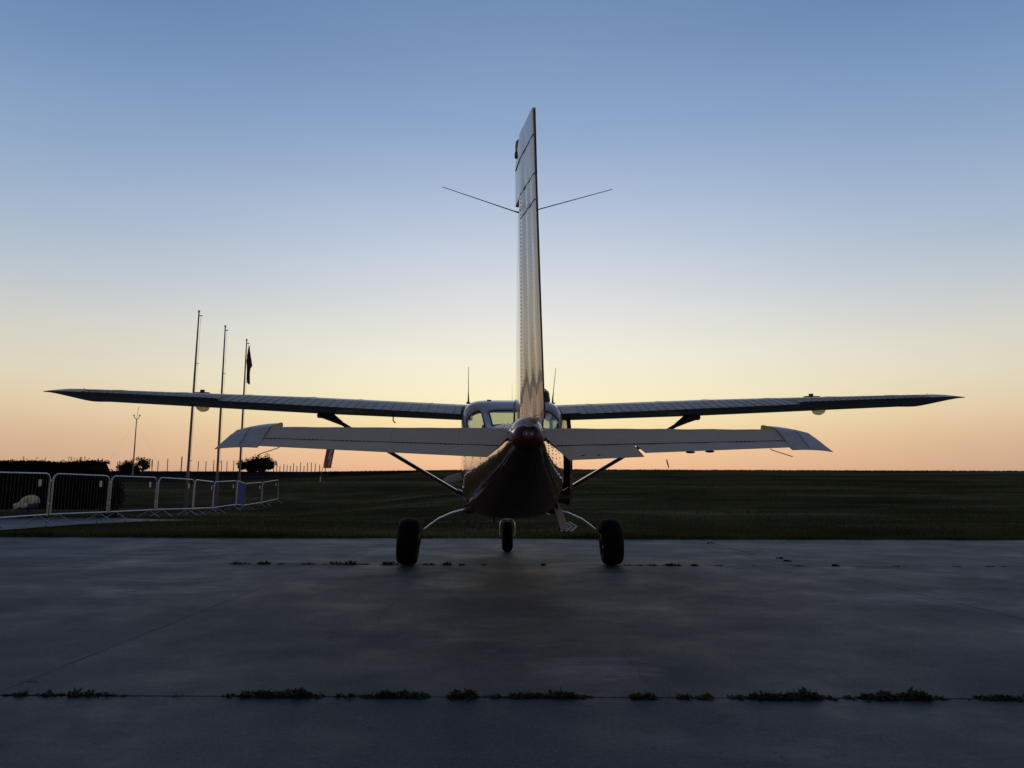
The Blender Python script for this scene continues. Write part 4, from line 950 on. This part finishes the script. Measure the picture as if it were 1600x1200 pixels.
# ================================================================== PERSON bending down behind the first barrier
def skin_fig(name, joints, edges, parent, mats, pick, sub=2):
    me = bpy.data.meshes.new(name); me.from_pydata([j[0] for j in joints], edges, []); o = bpy.data.objects.new(name, me); C.objects.link(o)
    sk = o.modifiers.new('skin', 'SKIN'); sk.use_smooth_shade = True
    for i, j in enumerate(joints): me.skin_vertices[0].data[i].radius = (j[1], j[1]*(j[2] if len(j) > 2 else 1)); me.skin_vertices[0].data[i].use_root = (i == 0)
    ss = o.modifiers.new('sub', 'SUBSURF'); ss.levels = sub; ss.render_levels = sub
    dg = bpy.context.evaluated_depsgraph_get(); m2 = bpy.data.meshes.new_from_object(o.evaluated_get(dg)); o.modifiers.clear(); o.data = m2; m2.name = name
    for q in mats: m2.materials.append(q)
    for p in m2.polygons: p.material_index = pick(p.center); p.use_smooth = True
    o.parent = parent; return o
pp = at(46, 797, 24.4); per = empty('person', (pp.x, 24.4, ground_z(pp.x, 24.4)+.02), 0, label='person in a pale yellow shirt and blue jeans crouching before the hedge', cat='person')
J = [((.16, 0, .44), .15), ((.15, 0, .57), .165), ((.02, 0, .64), .165), ((-.13, 0, .60), .15), ((-.24, 0, .52), .07), ((-.30, 0, .46), .075), ((-.35, -.01, .40), .085), ((-.37, -.01, .34), .06),
     ((.10, -.12, .42), .11), ((-.14, -.17, .40), .095), ((-.40, -.17, .44), .068), ((-.26, -.16, .22), .052), ((-.16, -.15, .07), .04),
     ((.12, .12, .42), .11), ((-.10, .17, .38), .095), ((-.34, .18, .42), .068), ((-.14, .17, .20), .052), ((-.02, .16, .07), .04),
     ((-.14, -.20, .54), .07), ((-.20, -.27, .38), .05), ((-.36, -.26, .26), .038), ((-.42, -.25, .20), .035),
     ((-.14, .20, .54), .07), ((-.22, .27, .38), .05), ((-.38, .24, .26), .038), ((-.44, .22, .20), .035)]
E = [(0, 1), (1, 2), (2, 3), (3, 4), (4, 5), (5, 6), (6, 7), (0, 8), (8, 9), (9, 10), (10, 11), (11, 12), (0, 13), (13, 14), (14, 15), (15, 16), (16, 17), (3, 18), (18, 19), (19, 20), (20, 21), (3, 22), (22, 23), (23, 24), (24, 25)]
def pick(c):
    if c.x < -.26 and abs(c.y) < .10 and c.z < .56: return 2
    if c.x < -.27 and abs(c.y) > .21 and c.z < .33: return 2
    if abs(c.y) > .215 and c.z > .28: return 0
    if c.z < .085: return 2
    if c.z < .47: return 1
    return 0
skin_fig('body', J, E, per, [M['shirt'], M['jeans'], M['skin']], pick)
mb = MB(); rg = []
for k in range(7):
    t = k/6; rr = .098*math.sin(math.pi*lerp(.12, .62, t)); rg.append([Vector((-.33-.03*t+rr*math.cos(q), rr*math.sin(q), .47-.10*t)) for q in [2*math.pi*j/14 for j in range(14)]])
mb.loft(rg).build('hair', M['hair'], per, smooth=60)
for y in (-.15, .15):
    MB().box((-.19 if y < 0 else -.05, y, .022), (.26, .09, .05)).build('shoe', M['black'], per, bevel=.02)
